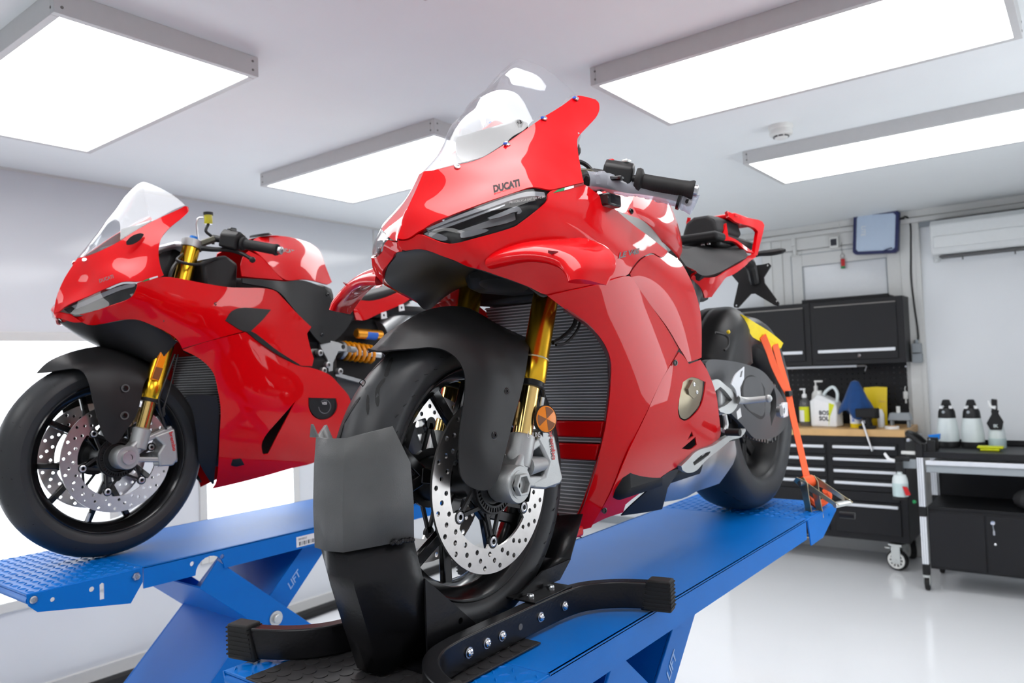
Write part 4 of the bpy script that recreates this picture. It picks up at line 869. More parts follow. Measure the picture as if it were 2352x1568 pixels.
# ================================================================== scissor lifts
def side_plate(b, y, t, notch=True):
    pts = [(1.045, .885), (1.045, .945), (2.46, .945), (2.46, .885)]
    n = [(1.292, .885)]+[(1.245+.047*math.cos(a), .885+.047*math.sin(a)) for a in [math.pi*k/10 for k in range(11)]]+[(1.198, .885)]
    poly = [(1.045, .945), (2.46, .945), (2.46, .885)]+n+[(1.045, .885)]
    hl = [ring(.0075, 12, 0, 1.189, .921), ring(.0075, 12, 0, 1.286, .9215)]
    if not notch: poly = [(1.045, .945), (2.46, .945), (2.46, .885), (1.045, .885)]; hl = []
    return b.prism([(x, z) for x, z in reversed(poly)], (0, y, 0), (1, 0, 0), (0, 0, 1), (0, t, 0), hl)
def lift(yc, label, notch):
    t = thing('motorcycle_lift', label, 'lift', (0, yc, 0), group='blue scissor lifts'); hw = .25
    MB().box(1.045, 2.46, -hw, hw, .939, .945).build('deck', 'lift_blue', t, bev=.002)
    side_plate(MB(), -hw, .006, notch).build('side_rail', 'lift_blue', t); side_plate(MB(), hw-.006, .006, notch).build('side_rail', 'lift_blue', t)
    # flaps
    for x0, x1, nm in ((.752, 1.043, 'front'), (2.462, 2.80, 'rear')):
        f = MB().box(x0, x1, -hw, hw, .939, .945).build('ramp_flap', 'lift_blue', t, bev=.0015)
        d = MB(); n = 0; nx = int((x1-x0)/.0235); ny = 20
        for i in range(nx):
            for k in range(ny):
                a = R(45) if (i+k) % 2 else R(-45); cx = x0+.014+i*.0235; cy = -hw+.013+k*.025
                ex = Vector((math.cos(a), math.sin(a), 0))*.0105; ey = Vector((-math.sin(a), math.cos(a), 0))*.0032; c = Vector((cx, cy, .945))
                d.add([c-ex, c-ey, c+ex, c+ey, c-ex*.35+Vector((0, 0, .0022)), c+ex*.35+Vector((0, 0, .0022))], [(0, 1, 4), (1, 5, 4), (1, 2, 5), (2, 3, 5), (3, 4, 5), (3, 0, 4)])
        d.build('tread_lozenges', 'lift_blue', f, kind='stuff', smooth=60)
        for s in (-1, 1):
            y = s*hw
            if nm == 'front':
                poly = [(.750, .943), (1.04, .944), (1.04, .905), (1.006, .855), (.775, .895), (.755, .915)]
                hl = [ring(.006, 10, 0, .81, .917), ring(.007, 10, 0, .905, .919), [(.925, .885), (.937, .885), (.937, .926), (.931, .930), (.925, .926)]]
            else: poly = [(2.465, .943), (2.80, .944), (2.79, .92), (2.62, .86), (2.49, .86)]; hl = [ring(.006, 10, 0, 2.7, .92)]
            MB().prism(poly, (0, y-.004 if s < 0 else y, 0), (1, 0, 0), (0, 0, 1), (0, .004, 0), hl).build('flap_cheek', 'lift_blue', f)
        if nm == 'front':
            MB().cyl((.762, -hw, .928), (.762, hw, .928), .012, n=14).build('front_rod', 'lift_blue', f)
            MB().cyl((.752, .02, .922), (.752, .13, .922), .024, n=20).build('roller', 'rubber', f)
            for y in (-hw-.004, hw+.004):
                s = -1 if y < 0 else 1; b = bolt(MB(), (1.022, y, .925), (0, s, 0), .012, .007, 6); b.build('hinge_bolt', 'steel', f)
                bolt(MB(), (.766, y, .928), (0, s, 0), .010, .006, 10).build('rod_bolt', 'steel', f)
        else:
            MB().cyl((2.77, -hw-.02, .91), (2.77, -hw-.07, .91), .012, n=12).build('bump_stop', 'rubber', f)
    # scissor arms: two channels crossing at a pivot
    P = Vector((1.471, 0, .682)); an = {'A': R(-41), 'B': R(45)}
    for nm, ang, r0, r1, yy, wt in (('A', R(-40.5), -.30, .92, .242, .092), ('B', R(44), -.92, .33, .205, .085)):
        d = Vector((math.cos(ang), 0, math.sin(ang))); nrm = Vector((-d.z, 0, d.x))
        c0, c1 = P+d*r0, P+d*r1
        r = None
        for s in (-1, 1):
            b = MB().bar(c0+Vector((0, s*yy, 0)), c1+Vector((0, s*yy, 0)), .007, wt, nrm)
            o = b.build('scissor_arm', 'lift_blue', t, bev=.002)
            if s == -1: r = o
        web = nrm*(-wt/2+.003) if nm == 'A' else nrm*(wt/2-.003)
        MB().bar(c0+web, c1+web, yy*2-.008, .005, nrm).build('arm_web', 'lift_blue', t)
        if nm == 'B':
            text('lettering', 'DATEC', .024, c1-d*.425-nrm*.012+Vector((0, -yy-.0040, 0)), d, nrm, 'decal_white', r, bold=.02)
            text('lettering', 'LIFT', .024, c1-d*.225-nrm*.012+Vector((0, -yy-.0040, 0)), d, nrm, 'lift_blue_text', r, shear=.3, bold=.02)
    for s in (-1, 1):
        b = MB().lathe([(.024, 0), (.024, .003), (.014, .003), (.014, .012), (.012, .014), (.0001, .0142)], P+Vector((0, s*.246, 0)), (0, s, 0), 18); b.build('pivot_pin', 'zinc', t)
    for s in (-1, 1): MB().box(.72, 2.28, s*.225-.02, s*.225+.02, 0, .07).build('base_rail', 'lift_blue', t, bev=.003)
    for x in (.72, 2.22): MB().box(x, x+.06, -.205, .205, .005, .06).build('base_beam', 'lift_blue', t, bev=.003)
    return t
l1 = lift(BY1, 'blue scissor lift under the nearer red motorcycle with the wheel chock', False)
l2 = lift(BY2, 'blue scissor lift under the farther red motorcycle by the windows', True)
MB().box(1.555, 1.66, -.2512, -.250, .892, .926).build('barcode_label', 'decal_white', l2)
text('label_text', '0070027', .007, (1.562, -.2514, .914), (1, 0, 0), (0, 0, 1), 'print_dark', l2)
g = MB()
for k in range(14): g.box(1.565+k*.006, 1.565+k*.006+(.002 if k % 3 else .004), -.2516, -.2512, .896, .909)
g.build('barcode', 'print_dark', l2, kind='stuff')

# rubber mat on the front flap of the near lift
t = thing('rubber_mat', 'black round-studded rubber mat under the wheel chock', 'mat', (BX1, BY1, DECK))
MB().box(-.37, .03, -.160, .175, .0023, .006).build('sheet', 'rubber_mat', t, bev=.001)
d = MB()
for i in range(13):
    for k in range(11): d.lathe([(.0125, .006), (.0122, .0072), (.0001, .0075)], (-.355+i*.030, -.145+k*.0305, 0), n=12)
d.build('studs', 'rubber_mat', t, kind='stuff')

# ================================================================== wheel chock
t = thing('wheel_chock', 'black steel wheel chock cradling the front wheel of the nearer motorcycle', 'wheel chock', (BX1, BY1, DECK))
Z0 = .0078
def bar_curve(b, sx, sy):
    """one half of a flat bar standing on edge: straight along the wheel, then sweeping outwards"""
    return [(0, sy*.115), (sx*.10, sy*.115), (sx*.17, sy*.118), (sx*.215, sy*.128), (sx*.25, sy*.15), (sx*.28, sy*.185), (sx*.30, sy*.225), (sx*.313, sy*.262), (sx*.318, sy*.285)]
for sy, nm in ((-1, 'left'), (1, 'right')):
    pts = list(reversed(bar_curve(None, -1, sy)))[:-1]+bar_curve(None, 1, sy)
    C = crv([Vector((x, y, 0)) for x, y in pts], 5); b = MB(); rows = []
    for i, p in enumerate(C):
        T = (C[min(i+1, len(C)-1)]-C[max(i-1, 0)]).normalized(); n = Vector((-T.y, T.x, 0))
        rows.append([p-n*.014+Vector((0, 0, Z0)), p+n*.014+Vector((0, 0, Z0)), p+n*.014+Vector((0, 0, .062)), p-n*.014+Vector((0, 0, .062))])
    ba = b.grid(rows, True, True).build('side_bar', 'chock_black', t, bev=.003)
    for e in (0, -1):
        p = C[e]; T = (C[0]-C[1] if e == 0 else C[-1]-C[-2]).normalized(); n = Vector((-T.y, T.x, 0))
        c = MB(); q = [(-.062, .004), (.004, .004), (.004, .068), (-.045, .068)]
        c.prism(q, p-n*.018, T, (0, 0, 1), n*.036); 
        cp = c.build('end_cap', 'rubber', ba, bev=.004)
        rb = MB()
        for k in range(7): rb.box(-.056+k*.0015, .0052, -.0192, .0192, .012+k*.008, .0145+k*.008)
        rb.v = [tuple(p+T*v[0]+n*v[1]+Vector((0, 0, v[2]))) for v in rb.v]; rb.build('cap_rib', 'rubber', cp, kind='stuff')
    for x in (-.138, -.088, -.045, .075, .155):
        y = sy*.129 if abs(x) < .12 else sy*.131
        bo = MB().lathe([(.0075, 0), (.0078, .002), (.0065, .005), (.0035, .0062), (.0034, .003), (.0001, .003)], (x, y, .034), (0, sy, 0), 16); bo.build('bolt', 'chrome', ba)
        MB().lathe([(.0095, -.0002), (.0095, .0012)], (x, y, .034), (0, sy, 0), 16).build('washer', 'steel', ba)
    MB().lathe([(.006, 0), (.006, .0006), (.0001, .0006)], (.01, sy*.1291, .034), (0, sy, 0), 14).build('bolt_hole', 'gap_dark', ba)
    for x in (.085, .155): bolt(MB(), (x, sy*.098, .066), (0, 0, 1), .0085, .005).build('bolt', 'chrome', ba)
# floor plates between the bars
MB().box(.06, .19, -.128, .128, .062, .0655).build('rear_plate', 'chock_black', t, bev=.001)
MB().box(-.20, .05, -.09, .09, Z0, .012).build('base_plate', 'chock_black', t)
# front cradle: web with flaring wings
up = [[(-.255, .086, .428), (-.285, .060, .420), (-.312, .036, .413), (-.318, 0, .412)], [(-.222, .090, .365), (-.270, .064, .365), (-.318, .036, .365), (-.322, 0, .365)], [(-.218, .090, .30), (-.27, .064, .30), (-.322, .036, .30), (-.325, 0, .30)], [(-.218, .088, .238), (-.27, .062, .235), (-.322, .035, .232), (-.326, 0, .231)]]
full = [r+[(x, -y, z) for x, y, z in reversed(r[:-1])] for r in up]
o = MB().grid([[(x, -y, z) for x, y, z in r] for r in full]).build('upper_cradle', 'chock_grey', t, smooth=30); m_ = o.modifiers.new('solid', 'SOLIDIFY'); m_.thickness = .005; m_.offset = 0
lo = [[(-.214, .082, .240), (-.262, .058, .237), (-.314, .031, .234), (-.318, 0, .233)], [(-.192, .080, .165), (-.235, .058, .165), (-.296, .030, .165), (-.30, 0, .165)], [(-.13, .080, .10), (-.20, .06, .09), (-.272, .030, .09), (-.276, 0, .09)], [(-.055, .080, .046), (-.15, .06, .03), (-.246, .028, .012), (-.25, 0, .012)]]
full = [r+[(x, -y, z) for x, y, z in reversed(r[:-1])] for r in lo]
o = MB().grid([[(x, -y, z) for x, y, z in r] for r in full]).build('lower_cradle', 'chock_black', t, smooth=30); m_ = o.modifiers.new('solid', 'SOLIDIFY'); m_.thickness = .005; m_.offset = 0
w = MB(); rnd = random.Random(3)
for k in range(9): w.sphere((-.222-.004*k, -(.089-.0017*k), .238+rnd.uniform(-.002, .002)), .0042, (1.2, 1, 1), 8, 5)
w.build('weld_bead', 'chock_black', t, kind='stuff')
for s in (-1, 1):
    MB().prism([(-.19, .165), (-.055, .046), (.01, .012), (-.19, .012)], (0, s*.082-.002, 0), (1, 0, 0), (0, 0, 1), (0, .004, 0), [ring(.006, 12, 0, -.105, .07)]).build('gusset', 'chock_black', t)
# rear stop behind the tyre
rs = [[(.315, .080, .185), (.300, .03, .18), (.300, -.03, .18), (.315, -.080, .185)], [(.262, .078, .10), (.25, .03, .095), (.25, -.03, .095), (.262, -.078, .10)], [(.19, .078, .066), (.18, .03, .064), (.18, -.03, .064), (.19, -.078, .066)]]
o = MB().grid([[(x, -y, z) for x, y, z in r] for r in rs]).build('rear_stop', 'chock_black', t, smooth=30); m_ = o.modifiers.new('solid', 'SOLIDIFY'); m_.thickness = .004; m_.offset = 0
for s in (-1, 1): MB().prism([(.05, .066), (.21, .066), (.255, .10), (.15, .098)], (0, s*.082-.002, 0), (1, 0, 0), (0, 0, 1), (0, .004, 0)).build('rear_gusset', 'chock_black', t)
MB().prism([(-.01, 0), (.012, 0), (.008, .022), (.004, .022)], (-.312, .045, .412), (0, 1, 0), (0, 0, 1), (.003, 0, 0)).build('bent_tab', 'chock_grey', t)

# ================================================================== ratchet strap on the rear wheel
L3 = lambda p: Vector((p[0], -p[1], p[2]))
t = thing('ratchet_strap', 'orange ratchet strap tying the rear wheel down to the lift corner', 'strap', (BX1, BY1, DECK))
sl = [L3(p) for p in D['sleeve']]
MB().strap(sl, .046, .004, [Vector((.0, -.35, .94))]*len(sl), 4).build('sleeve', 'strap_yellow', t)
MB().strap([p+Vector((.012, -.005, .008)) for p in sl[4:]], .022, .003, [Vector((0, -.35, .94))]*4, 4).build('sleeve_edge', 'strap_yellow', t)
for nm in ('str1', 'str2', 'str3'):
    p = [L3(q) for q in D[nm]]; MB().strap(p, .026, .003, [Vector((.8, -.45, .1))]*len(p), 4).build('webbing', 'orange', t)
c = L3(D['str1'][-1]); MB().box(c.x-.016, c.x+.02, c.y-.01, c.y+.006, c.z-.008, c.z+.012).build('loop_buckle', 'black_satin', t, bev=.003)
R0 = L3(D['str3'][-1])
ax = Vector((.75, -.62, .1)).normalized()            # spool axis
dn = Vector((.12, -.10, -1)).normalized(); fw = dn.cross(ax).normalized()
hd = (dn*.62+Vector((.30, -.72, 0))).normalized()    # handle direction
for s in (-1, 1):
    o0 = R0+ax*s*.020
    poly = [(-.020, -.012), (.012, -.018), (.026, .0), (.02, .05), (.018, .125), (-.014, .125), (-.016, .05), (-.024, .01)]
    MB().prism(poly, o0, fw, dn, ax*.003).build('frame_plate', 'passivated', t, bev=.0008)
    hn = hd.cross(ax).normalized(); poly = [(-.018, -.02), (.014, -.024), (.022, 0), (.016, .07), (.012, .135), (-.010, .138), (-.012, .06), (-.022, .01)]
    MB().prism(poly, R0+ax*s*.026, hn, hd, ax*.0025).build('handle_plate', 'passivated', t, bev=.0008)
MB().cyl(R0-ax*.032, R0+ax*.032, .011, n=16).build('spool', 'steel', t)
MB().cyl(R0-ax*.018, R0+ax*.018, .020, n=18).build('wound_webbing', 'orange', t)
MB().cyl(R0+hd*.128-ax*.029, R0+hd*.128+ax*.029, .010, n=14).build('grip_bar', 'zinc', t)
MB().cyl(R0+dn*.105-ax*.026, R0+dn*.105+ax*.026, .006, n=12).build('anchor_bolt', 'passivated', t)
MB().tube([R0+dn*.06+Vector((.02, .02, 0)), R0+dn*.09+Vector((.06, .0, -.0)), R0+dn*.075+Vector((.09, -.03, .01)), R0+dn*.055+Vector((.07, -.03, .015))], .012, 8, 5).build('loose_tail', 'orange', t)
hk = R0+dn*.108; MB().tube([hk, hk+dn*.05, hk+dn*.072+Vector((-.006, .012, 0)), hk+dn*.08+Vector((-.018, .03, 0)), hk+dn*.07+Vector((-.03, .045, 0)), hk+dn*.05+Vector((-.034, .05, .004))], .0048, 10, 5).build('hook', 'passivated', t)

# ================================================================== wheels
def tyre_prof(Rr, w, rim=.222):
    h = w/2
    out = [(rim, h*.78), (rim+.012, h*.92), (rim+.030, h*1.0), (Rr-.045, h*.995), (Rr-.028, h*.93), (Rr-.014, h*.74), (Rr-.005, h*.46), (Rr-.001, h*.2), (Rr, 0)]
    return out+[(r, -y) for r, y in reversed(out[:-1])]
def tyre_r(Rr, w, y):
    p = sorted([(yy, r) for r, yy in tyre_prof(Rr, w)[2:9]]); return float(np.interp(abs(y), [a for a, b in p], [b for a, b in p]))
def grooves(Rr, w, c, specs, n, name, parent, mtl='tyre_groove'):
    b = MB()
    for k in range(n):
        for path, gw in specs:
            for sgn in (1, -1):
                P = []; S = []
                for da, y in path:
                    a = 2*math.pi*(k+(0 if sgn > 0 else .5))/n+da; y = y*sgn*w/2; r = tyre_r(Rr, w, y)+.0003
                    P.append(Vector((c[0]+r*math.cos(a), c[1]+y, c[2]+r*math.sin(a))))
                P = crv(P, 4)
                vs = []
                for i, p in enumerate(P):
                    T = (P[min(i+1, len(P)-1)]-P[max(i-1, 0)]).normalized(); rad = Vector((p.x-c[0], 0, p.z-c[2])).normalized()
                    y = p.y-c[1]; yn = max(-1, min(1, y/(w/2))); nn = (rad*math.sqrt(max(.05, 1-yn*yn*.9))+Vector((0, yn, 0))*.9).normalized()
                    sd = T.cross(nn).normalized(); f = gw*(.35 if i in (0, len(P)-1) else 1)/2
                    vs += [p-sd*f+nn*.0004, p+sd*f+nn*.0004]
                b.add(vs, [(2*i, 2*i+1, 2*i+3, 2*i+2) for i in range(len(P)-1)])
    return b.build(name, mtl, parent, smooth=0, kind='stuff')
def rim_ring(c, w, parent, m='black_gloss'):
    h = w/2*.80
    pr = [(.2265, h), (.222, h+.003), (.217, h), (.213, h*.88), (.200, h*.70), (.194, h*.3), (.194, -h*.3), (.200, -h*.70), (.213, -h*.88), (.217, -h), (.222, -h-.003), (.2265, -h), (.226, -h*.8), (.214, -h*.6), (.206, 0), (.214, h*.6), (.226, h*.8)]
    return MB().lathe(pr, c, (0, 1, 0), 72, closed=True).build('rim', m, parent, smooth=50)
def brake_disc(c, y, ro, ri, n, parent, lug=6, rows=3, a0=.3, seg=8):
    """drilled ring with inner lugs on a black spider; its outer face looks along y's sign"""
    s = 1 if y > 0 else -1
    inn = []
    for i in range(180):
        a = 2*math.pi*i/180; d = min(abs((a-a0-2*math.pi*k/lug+math.pi) % (2*math.pi)-math.pi) for k in range(lug)); f = max(0, min(1, (.13-d)/.05))
        inn.append(((ri-f*.017)*math.cos(a), (ri-f*.017)*math.sin(a)))
    hl = [inn]
    for k in range(n):
        for j in range(rows):
            a = 2*math.pi*(k+j*.36)/n; r = ri+(ro-ri)*(.22+.28*j); hl.append(ring(.0049, seg, a, r*math.cos(a), r*math.sin(a)))
    d = MB().prism(ring(ro, 120), (c[0], c[1]+y-.0025, c[2]), (1, 0, 0), (0, 0, 1), (0, .005, 0), hl).build('brake_disc', 'disc', parent, smooth=30)
    sp = MB(); yy = c[1]+y
    for k in range(lug):
        a = a0+2*math.pi*k/lug; tip = Vector((c[0]+(ri-.012)*math.cos(a), yy, c[2]+(ri-.012)*math.sin(a)))
        for da in (-.42, .42):
            q = Vector((c[0]+.052*math.cos(a+da), yy, c[2]+.052*math.sin(a+da))); sp.bar(q, tip, .007, .006, (0, 1, 0))
        sp.cyl(tip-Vector((0, .003, 0)), tip+Vector((0, .003, 0)), .013, n=16)
    sp.lathe([(.043, -.004), (.060, -.004), (.060, .004), (.043, .004)], (c[0], yy, c[2]), (0, 1, 0), 40, closed=True)
    sp.build('disc_carrier', 'black_satin', d, kind='stuff')
    for k in range(lug):
        a = a0+2*math.pi*k/lug; tip = Vector((c[0]+(ri-.012)*math.cos(a), yy, c[2]+(ri-.012)*math.sin(a)))
        MB().lathe([(.0095, -.001), (.0098, .004), (.007, .0052), (.005, .0048), (.0045, .002), (.0001, .002)], tip, (0, s, 0), 16).build('bobbin', 'steel', d)
    t = MB()
    for k in range(44): a = 2*math.pi*k/44; t.bar((c[0]+.046*math.cos(a), yy+s*.006, c[2]+.046*math.sin(a)), (c[0]+.056*math.cos(a), yy+s*.006, c[2]+.056*math.sin(a)), .0035, .003, (0, 1, 0))
    t.lathe([(.043, .0045), (.047, .0045), (.047, .0085), (.043, .0085)] if s > 0 else [(.043, -.0045), (.047, -.0045), (.047, -.0085), (.043, -.0085)], (c[0], yy, c[2]), (0, 1, 0), 40, closed=True)
    t.lathe([(.055, .0045), (.058, .0045), (.058, .0085), (.055, .0085)] if s > 0 else [(.055, -.0045), (.058, -.0045), (.058, -.0085), (.055, -.0085)], (c[0], yy, c[2]), (0, 1, 0), 40, closed=True)
    t.build('sensor_ring', 'black_satin', d, kind='stuff')
    return d
def spokes(c, n, parent, a0=0., split=.30, wy=.030, hub=.036, m='black_gloss', rr=.198, rsplit=.105):
    for k in range(n):
        a = a0+2*math.pi*k/n; b = MB(); P = lambda r, t, y=0: Vector((c[0]+r*math.cos(t), c[1]+y, c[2]+r*math.sin(t)))
        b.bar(P(hub*.8, a), P(rsplit+.012, a), wy, .020, (0, 1, 0))
        for s in (-1, 1): b.bar(P(rsplit, a+s*.02), P(rr, a+s*split), wy*.75, .014, (0, 1, 0))
        b.build('spoke', m, parent, bev=.003)
def hub(c, w, parent, r=.036):
    MB().lathe([(.012, -w/2), (.040, -w/2), (.046, -w/2+.006), (.046, -w/2+.03), (r, -w/2+.045), (r, w/2-.045), (.046, w/2-.03), (.046, w/2-.006), (.040, w/2), (.012, w/2)], c, (0, 1, 0), 28).build('hub', 'black_satin', parent)
LP = lambda k, i=0: L3(D[k][i])

# ================================================================== the nearer motorcycle
bike = thing('motorcycle', 'nearer red sport motorcycle, its front wheel held in the black chock', 'motorcycle', (BX1, BY1, DECK))
RED = 'red_paint'
def pn(name, key, dirv, m=RED, **k):
    return panel(name, D[key], D.get(key+'_c', []), dirv, m, bike, **k)
cowl = pn('nose_cowl', 'cowl', (-.5, .6, .62), join=True, res=.010)
pn('side_fairing', 'side', (-.6, .78, .1), join=True, res=.010, thick=.004, lam=1.5e-4)
pn('main_fairing', 'main', (-.75, .65, .0), mirror='main_fairing', res=.013, poly=3)
pn('fairing_rim', 'rimwall', (-.75, -.6, .1), m='red_dark', mirror='fairing_rim', thick=.002)
pn('duct_fairing', 'duct', (-.45, .9, .05), mirror='duct_fairing', poly=3)
bl, br_ = pn('belly_fairing', 'belly', (-.5, .86, 0), mirror='belly_fairing', poly=3, holes=[D['belly_h1'], D['belly_h2'], D['belly_h3']])
for p in D['fb']: MB().lathe([(.0075, 0), (.0075, .0012), (.005, .0015), (.004, -.001), (.0001, -.001)], L3(p), (-.3, -1, 0), 14).build('fairing_screw', 'black_gloss', bike)
pn('belly_pan', 'belly_black', (-.2, .9, -.3), m='black_satin', mirror='belly_pan')
cv = pn('engine_cover', 'cover', (-.2, .98, 0), m='titanium_cover', thick=.02)
panel('inspection_lid', D['cover_lid'], [], (-.2, .98, 0), 'titanium_cover', cv, thick=.008)
for p in ((1, .3), (4, .3)):
    q = L3(D['cover_lid'][p[0]]).lerp(sum((L3(v) for v in D['cover_lid']), Vector())/7, .45); bolt(MB(), q, (-.1, -1, 0), .005, .003).build('lid_bolt', 'steel', cv)
# chin liner and headlights
pn('intake_liner', 'liner', (-.5, 0, -.87), m='black_satin', join=True, sym=True, thick=.003)
for sgn, nm in ((1, 0), (-1, 1)):
    mir = lambda pts: pts if sgn > 0 else [(p[0], -p[1], p[2]) for p in pts]
    dv = (-.6, .77*sgn, .2)
    hlm = panel('headlight', mir(D['headlight']), mir(D['headlight_c']), dv, 'lens_clear', bike, thick=.0015, shift=.0004)
    panel('housing', mir(D['headlight']), mir(D['headlight_c']), dv, 'lamp_dark', hlm, thick=.004, shift=-.022)
    panel('daylight_strip', mir(D['drl']), [], dv, 'drl', hlm, thick=.004, k=3)
    panel('strip_edge', mir(D['drl2']), [], dv, 'lamp_chrome', hlm, thick=.002, k=3)
    for r_ in ('refl_a', 'refl_b', 'refl_c'): panel('reflector', mir(D[r_]), [], dv, 'lamp_chrome', hlm, thick=.003, k=3)
    panel('projector', mir(D['refl_d']), [], dv, 'rad_core', hlm, thick=.004, k=3)
# windscreen
panel('windscreen', D['screen'], D['screen_c'], (-.6, 0, .8), 'screen_clear', bike, join=True, sym=True, thick=.0025, res=.012)
for p in D['screws']:
    for s in (1, -1):
        o = Vector((p[0], -p[1]*s, p[2])); n = Vector((-.35, -.65*s, .55)).normalized()
        sc = MB().lathe([(.0065, 0), (.0062, .0025), (.003, .0035), (.0028, .0015), (.0001, .0015)], o, n, 14).build('screen_screw', 'screw', bike)
        if p != D['screws'][0]: MB().box(o.x-.009, o.x-.003, o.y-.003, o.y+.003, o.z-.002, o.z+.002).build('tape_bit', 'tape_blue', sc)
# winglets
WLd, WTr = [Vector(p) for p in D['wing_l']], [Vector(p) for p in D['wing_t']]
rows = []
for i, (a, b) in enumerate(zip(WLd, WTr)):
    ch = b-a; span = (WLd[min(i+1, len(WLd)-1)]-WLd[max(i-1, 0)]+WTr[min(i+1, len(WTr)-1)]-WTr[max(i-1, 0)]).normalized()
    up = ch.cross(span).normalized()
    if up.z*1.0+up.y*.8 < 0: up = -up
    th = [.020, .020, .018, .016, .015, .013, .010][i]; sec = []
    for f, h in ((0, 0), (.03, .55), (.12, .95), (.3, 1.1), (.55, .8), (.8, .35), (1, .03), (.8, -.05), (.55, -.30), (.3, -.5), (.12, -.55), (.03, -.4)): sec.append(a+ch*f+up*th*h)
    rows.append(sec)
wl_, wr_ = loft('winglet', rows, RED, bike, closed=True, ku=3, kv=5, mirror='winglet')
for w_, s in ((wl_, 1), (wr_, -1)):
    P = [Vector((p[0], -p[1]*s, p[2])) for p in D['slit']]
    MB().add([q+Vector((-.002, 0, .004)) for q in P]+[q+Vector((-.004, -.002*s, .008)) for q in P], [(0, 1, 2, 3), (4, 5, 6, 7), (0, 1, 5, 4), (1, 2, 6, 5), (2, 3, 7, 6), (3, 0, 4, 7)]).build('winglet_slot', 'red_dark', w_)
# front fender
fl = panel('front_fender', D['fender'], D['fender_c'], (-.45, .55, .7), 'black_satin', bike, join=True, thick=.003, res=.011)
for p in D['fbolt']:
    for s in (1, -1):
        o = Vector((p[0], -p[1]*s, p[2])); MB().lathe([(.0085, .0), (.0085, .001), (.0065, -.001)], o, (-.25, -s, 0), 16).build('bolt_recess', 'gap_dark', fl); bolt(MB(), o, (-.25, -s, 0), .0062, .003).build('fender_bolt', 'black_gloss', fl)
# forks
AX = Vector((.36, 0, 1)).normalized()
def fk(z, s): return Vector((.107+.36*(z-.494), -.107*s, z))
for s in (1, -1):
    ft = MB().lathe([(.0265, 0), (.0285, .003), (.0285, .045), (.0265, .05), (.027, .2), (.0275, .45)], fk(.487, s), AX, 32).build('fork_tube', 'gold', bike)
    MB().lathe([(.0285, .046), (.0288, .0465), (.0288, .049), (.0285, .0495)], fk(.487, s), AX, 32).build('tube_band', 'passivated', ft)
    MB().lathe([(.0245, -.012), (.0265, -.010), (.0265, .001), (.02, .001)], fk(.487, s), AX, 28).build('dust_seal', 'black_satin', ft)
    MB().cyl(fk(.36, s), fk(.49, s), .0195, n=28).build('slider', 'gold_inner', ft)
    b = MB().lathe([(.020, .0), (.0255, .002), (.027, .01), (.027, .055), (.0255, .062), (.021, .064)], fk(.325, s), AX, 28)
    ca = b.build('fork_foot', 'cast_alu', bike)
    MB().lathe([(.034, -.026), (.036, -.022), (.036, .022), (.034, .026)], (.012, -.113*s, .298), (0, 1, 0), 30).build('axle_clamp', 'cast_alu', ca)
    MB().bar(fk(.345, s), (.012, -.11*s, .298), .045, .04).build('foot_web', 'cast_alu', ca, bev=.008)
    MB().lathe([(.017, 0), (.0225, 0), (.0225, .012), (.017, .012)], (.012, -.138*s, .298), (0, -s, 0), 6, closed=True).build('axle_nut', 'cast_alu', ca, bev=.001)
    MB().lathe([(.0265, 0), (.0265, .004), (.016, .004)], (.012, -.136*s, .298), (0, -s, 0), 24).build('nut_flange', 'cast_alu', ca)
    # brake caliper behind the leg
    P = [(p[0], p[2]) for p in D['caliper']]
    cal = MB().prism(P, (0, -.122*s if s > 0 else .078, 0), (1, 0, 0), (0, 0, 1), (0, .044, 0)).build('brake_caliper', 'cast_alu', bike, bev=.006)
    arm = MB().bar((.05, -.112*s, .350), (.135, -.108*s, .375), .022, .018); arm.build('caliper_lug', 'cast_alu', cal, bev=.004)
    MB().bar((.03, -.112*s, .300), (.165, -.106*s, .280), .024, .022).build('caliper_lug', 'cast_alu', cal, bev=.004)
    MB().cyl((.06, -.118*s, .325), (.125, -.112*s, .322), .020, .014, n=18).build('caliper_boss', 'cast_alu', cal)
    if s > 0: text('lettering', 'brembo', .013, (.135, -.1232, .388), (.16, 0, -1), (1, 0, .16), 'brembo_red', cal, bold=.03, width=.062)
text('lettering', 'ÖHLINS', .010, fk(.378, 1)+Vector((-.016, -.0250, .003)), (.92, -.38, 0), (.1, 0, 1), 'decal_white', ca, width=.03)
# reflector discs
for s in (1, -1):
    rp = Vector((.106, -.135*s, .413)); rf = MB().lathe([(.0001, 0), (.026, 0), (.026, .005), (.0245, .006), (.0001, .006)], rp, (-.25, -s, .05), 32).build('side_reflector', 'amber', bike)
    if s > 0:
        nn = Vector((-.25, -1, .05)).normalized(); e1, e2, _ = frame(nn)
        for k in range(3):
            a = R(35)+k*2*math.pi/3; b = MB(); P = [rp+nn*.0064]+[rp+nn*.0064+(e1*math.cos(a+j*R(58)/5)+e2*math.sin(a+j*R(58)/5))*.0235 for j in range(6)]
            b.add(P, [tuple(range(7))]); b.build('dark_facet', 'amber_dark', rf, smooth=0)
        MB().lathe([(.0262, -.001), (.0272, -.001), (.0272, .0055), (.0262, .0055)], rp, nn, 32, closed=True).build('reflector_bezel', 'black_satin', rf)
    MB().bar(rp+Vector((0, .004*s, .02)), fk(.47, s)+Vector((.02, -.008*s, 0)), .008, .003).build('reflector_bracket', 'black_satin', rf)
    MB().cyl(fk(.455, s)+Vector((.018, -.022*s, 0)), fk(.425, s)+Vector((.018, -.022*s, 0)), .004, n=10).build('sensor_plug', 'zinc', rf)
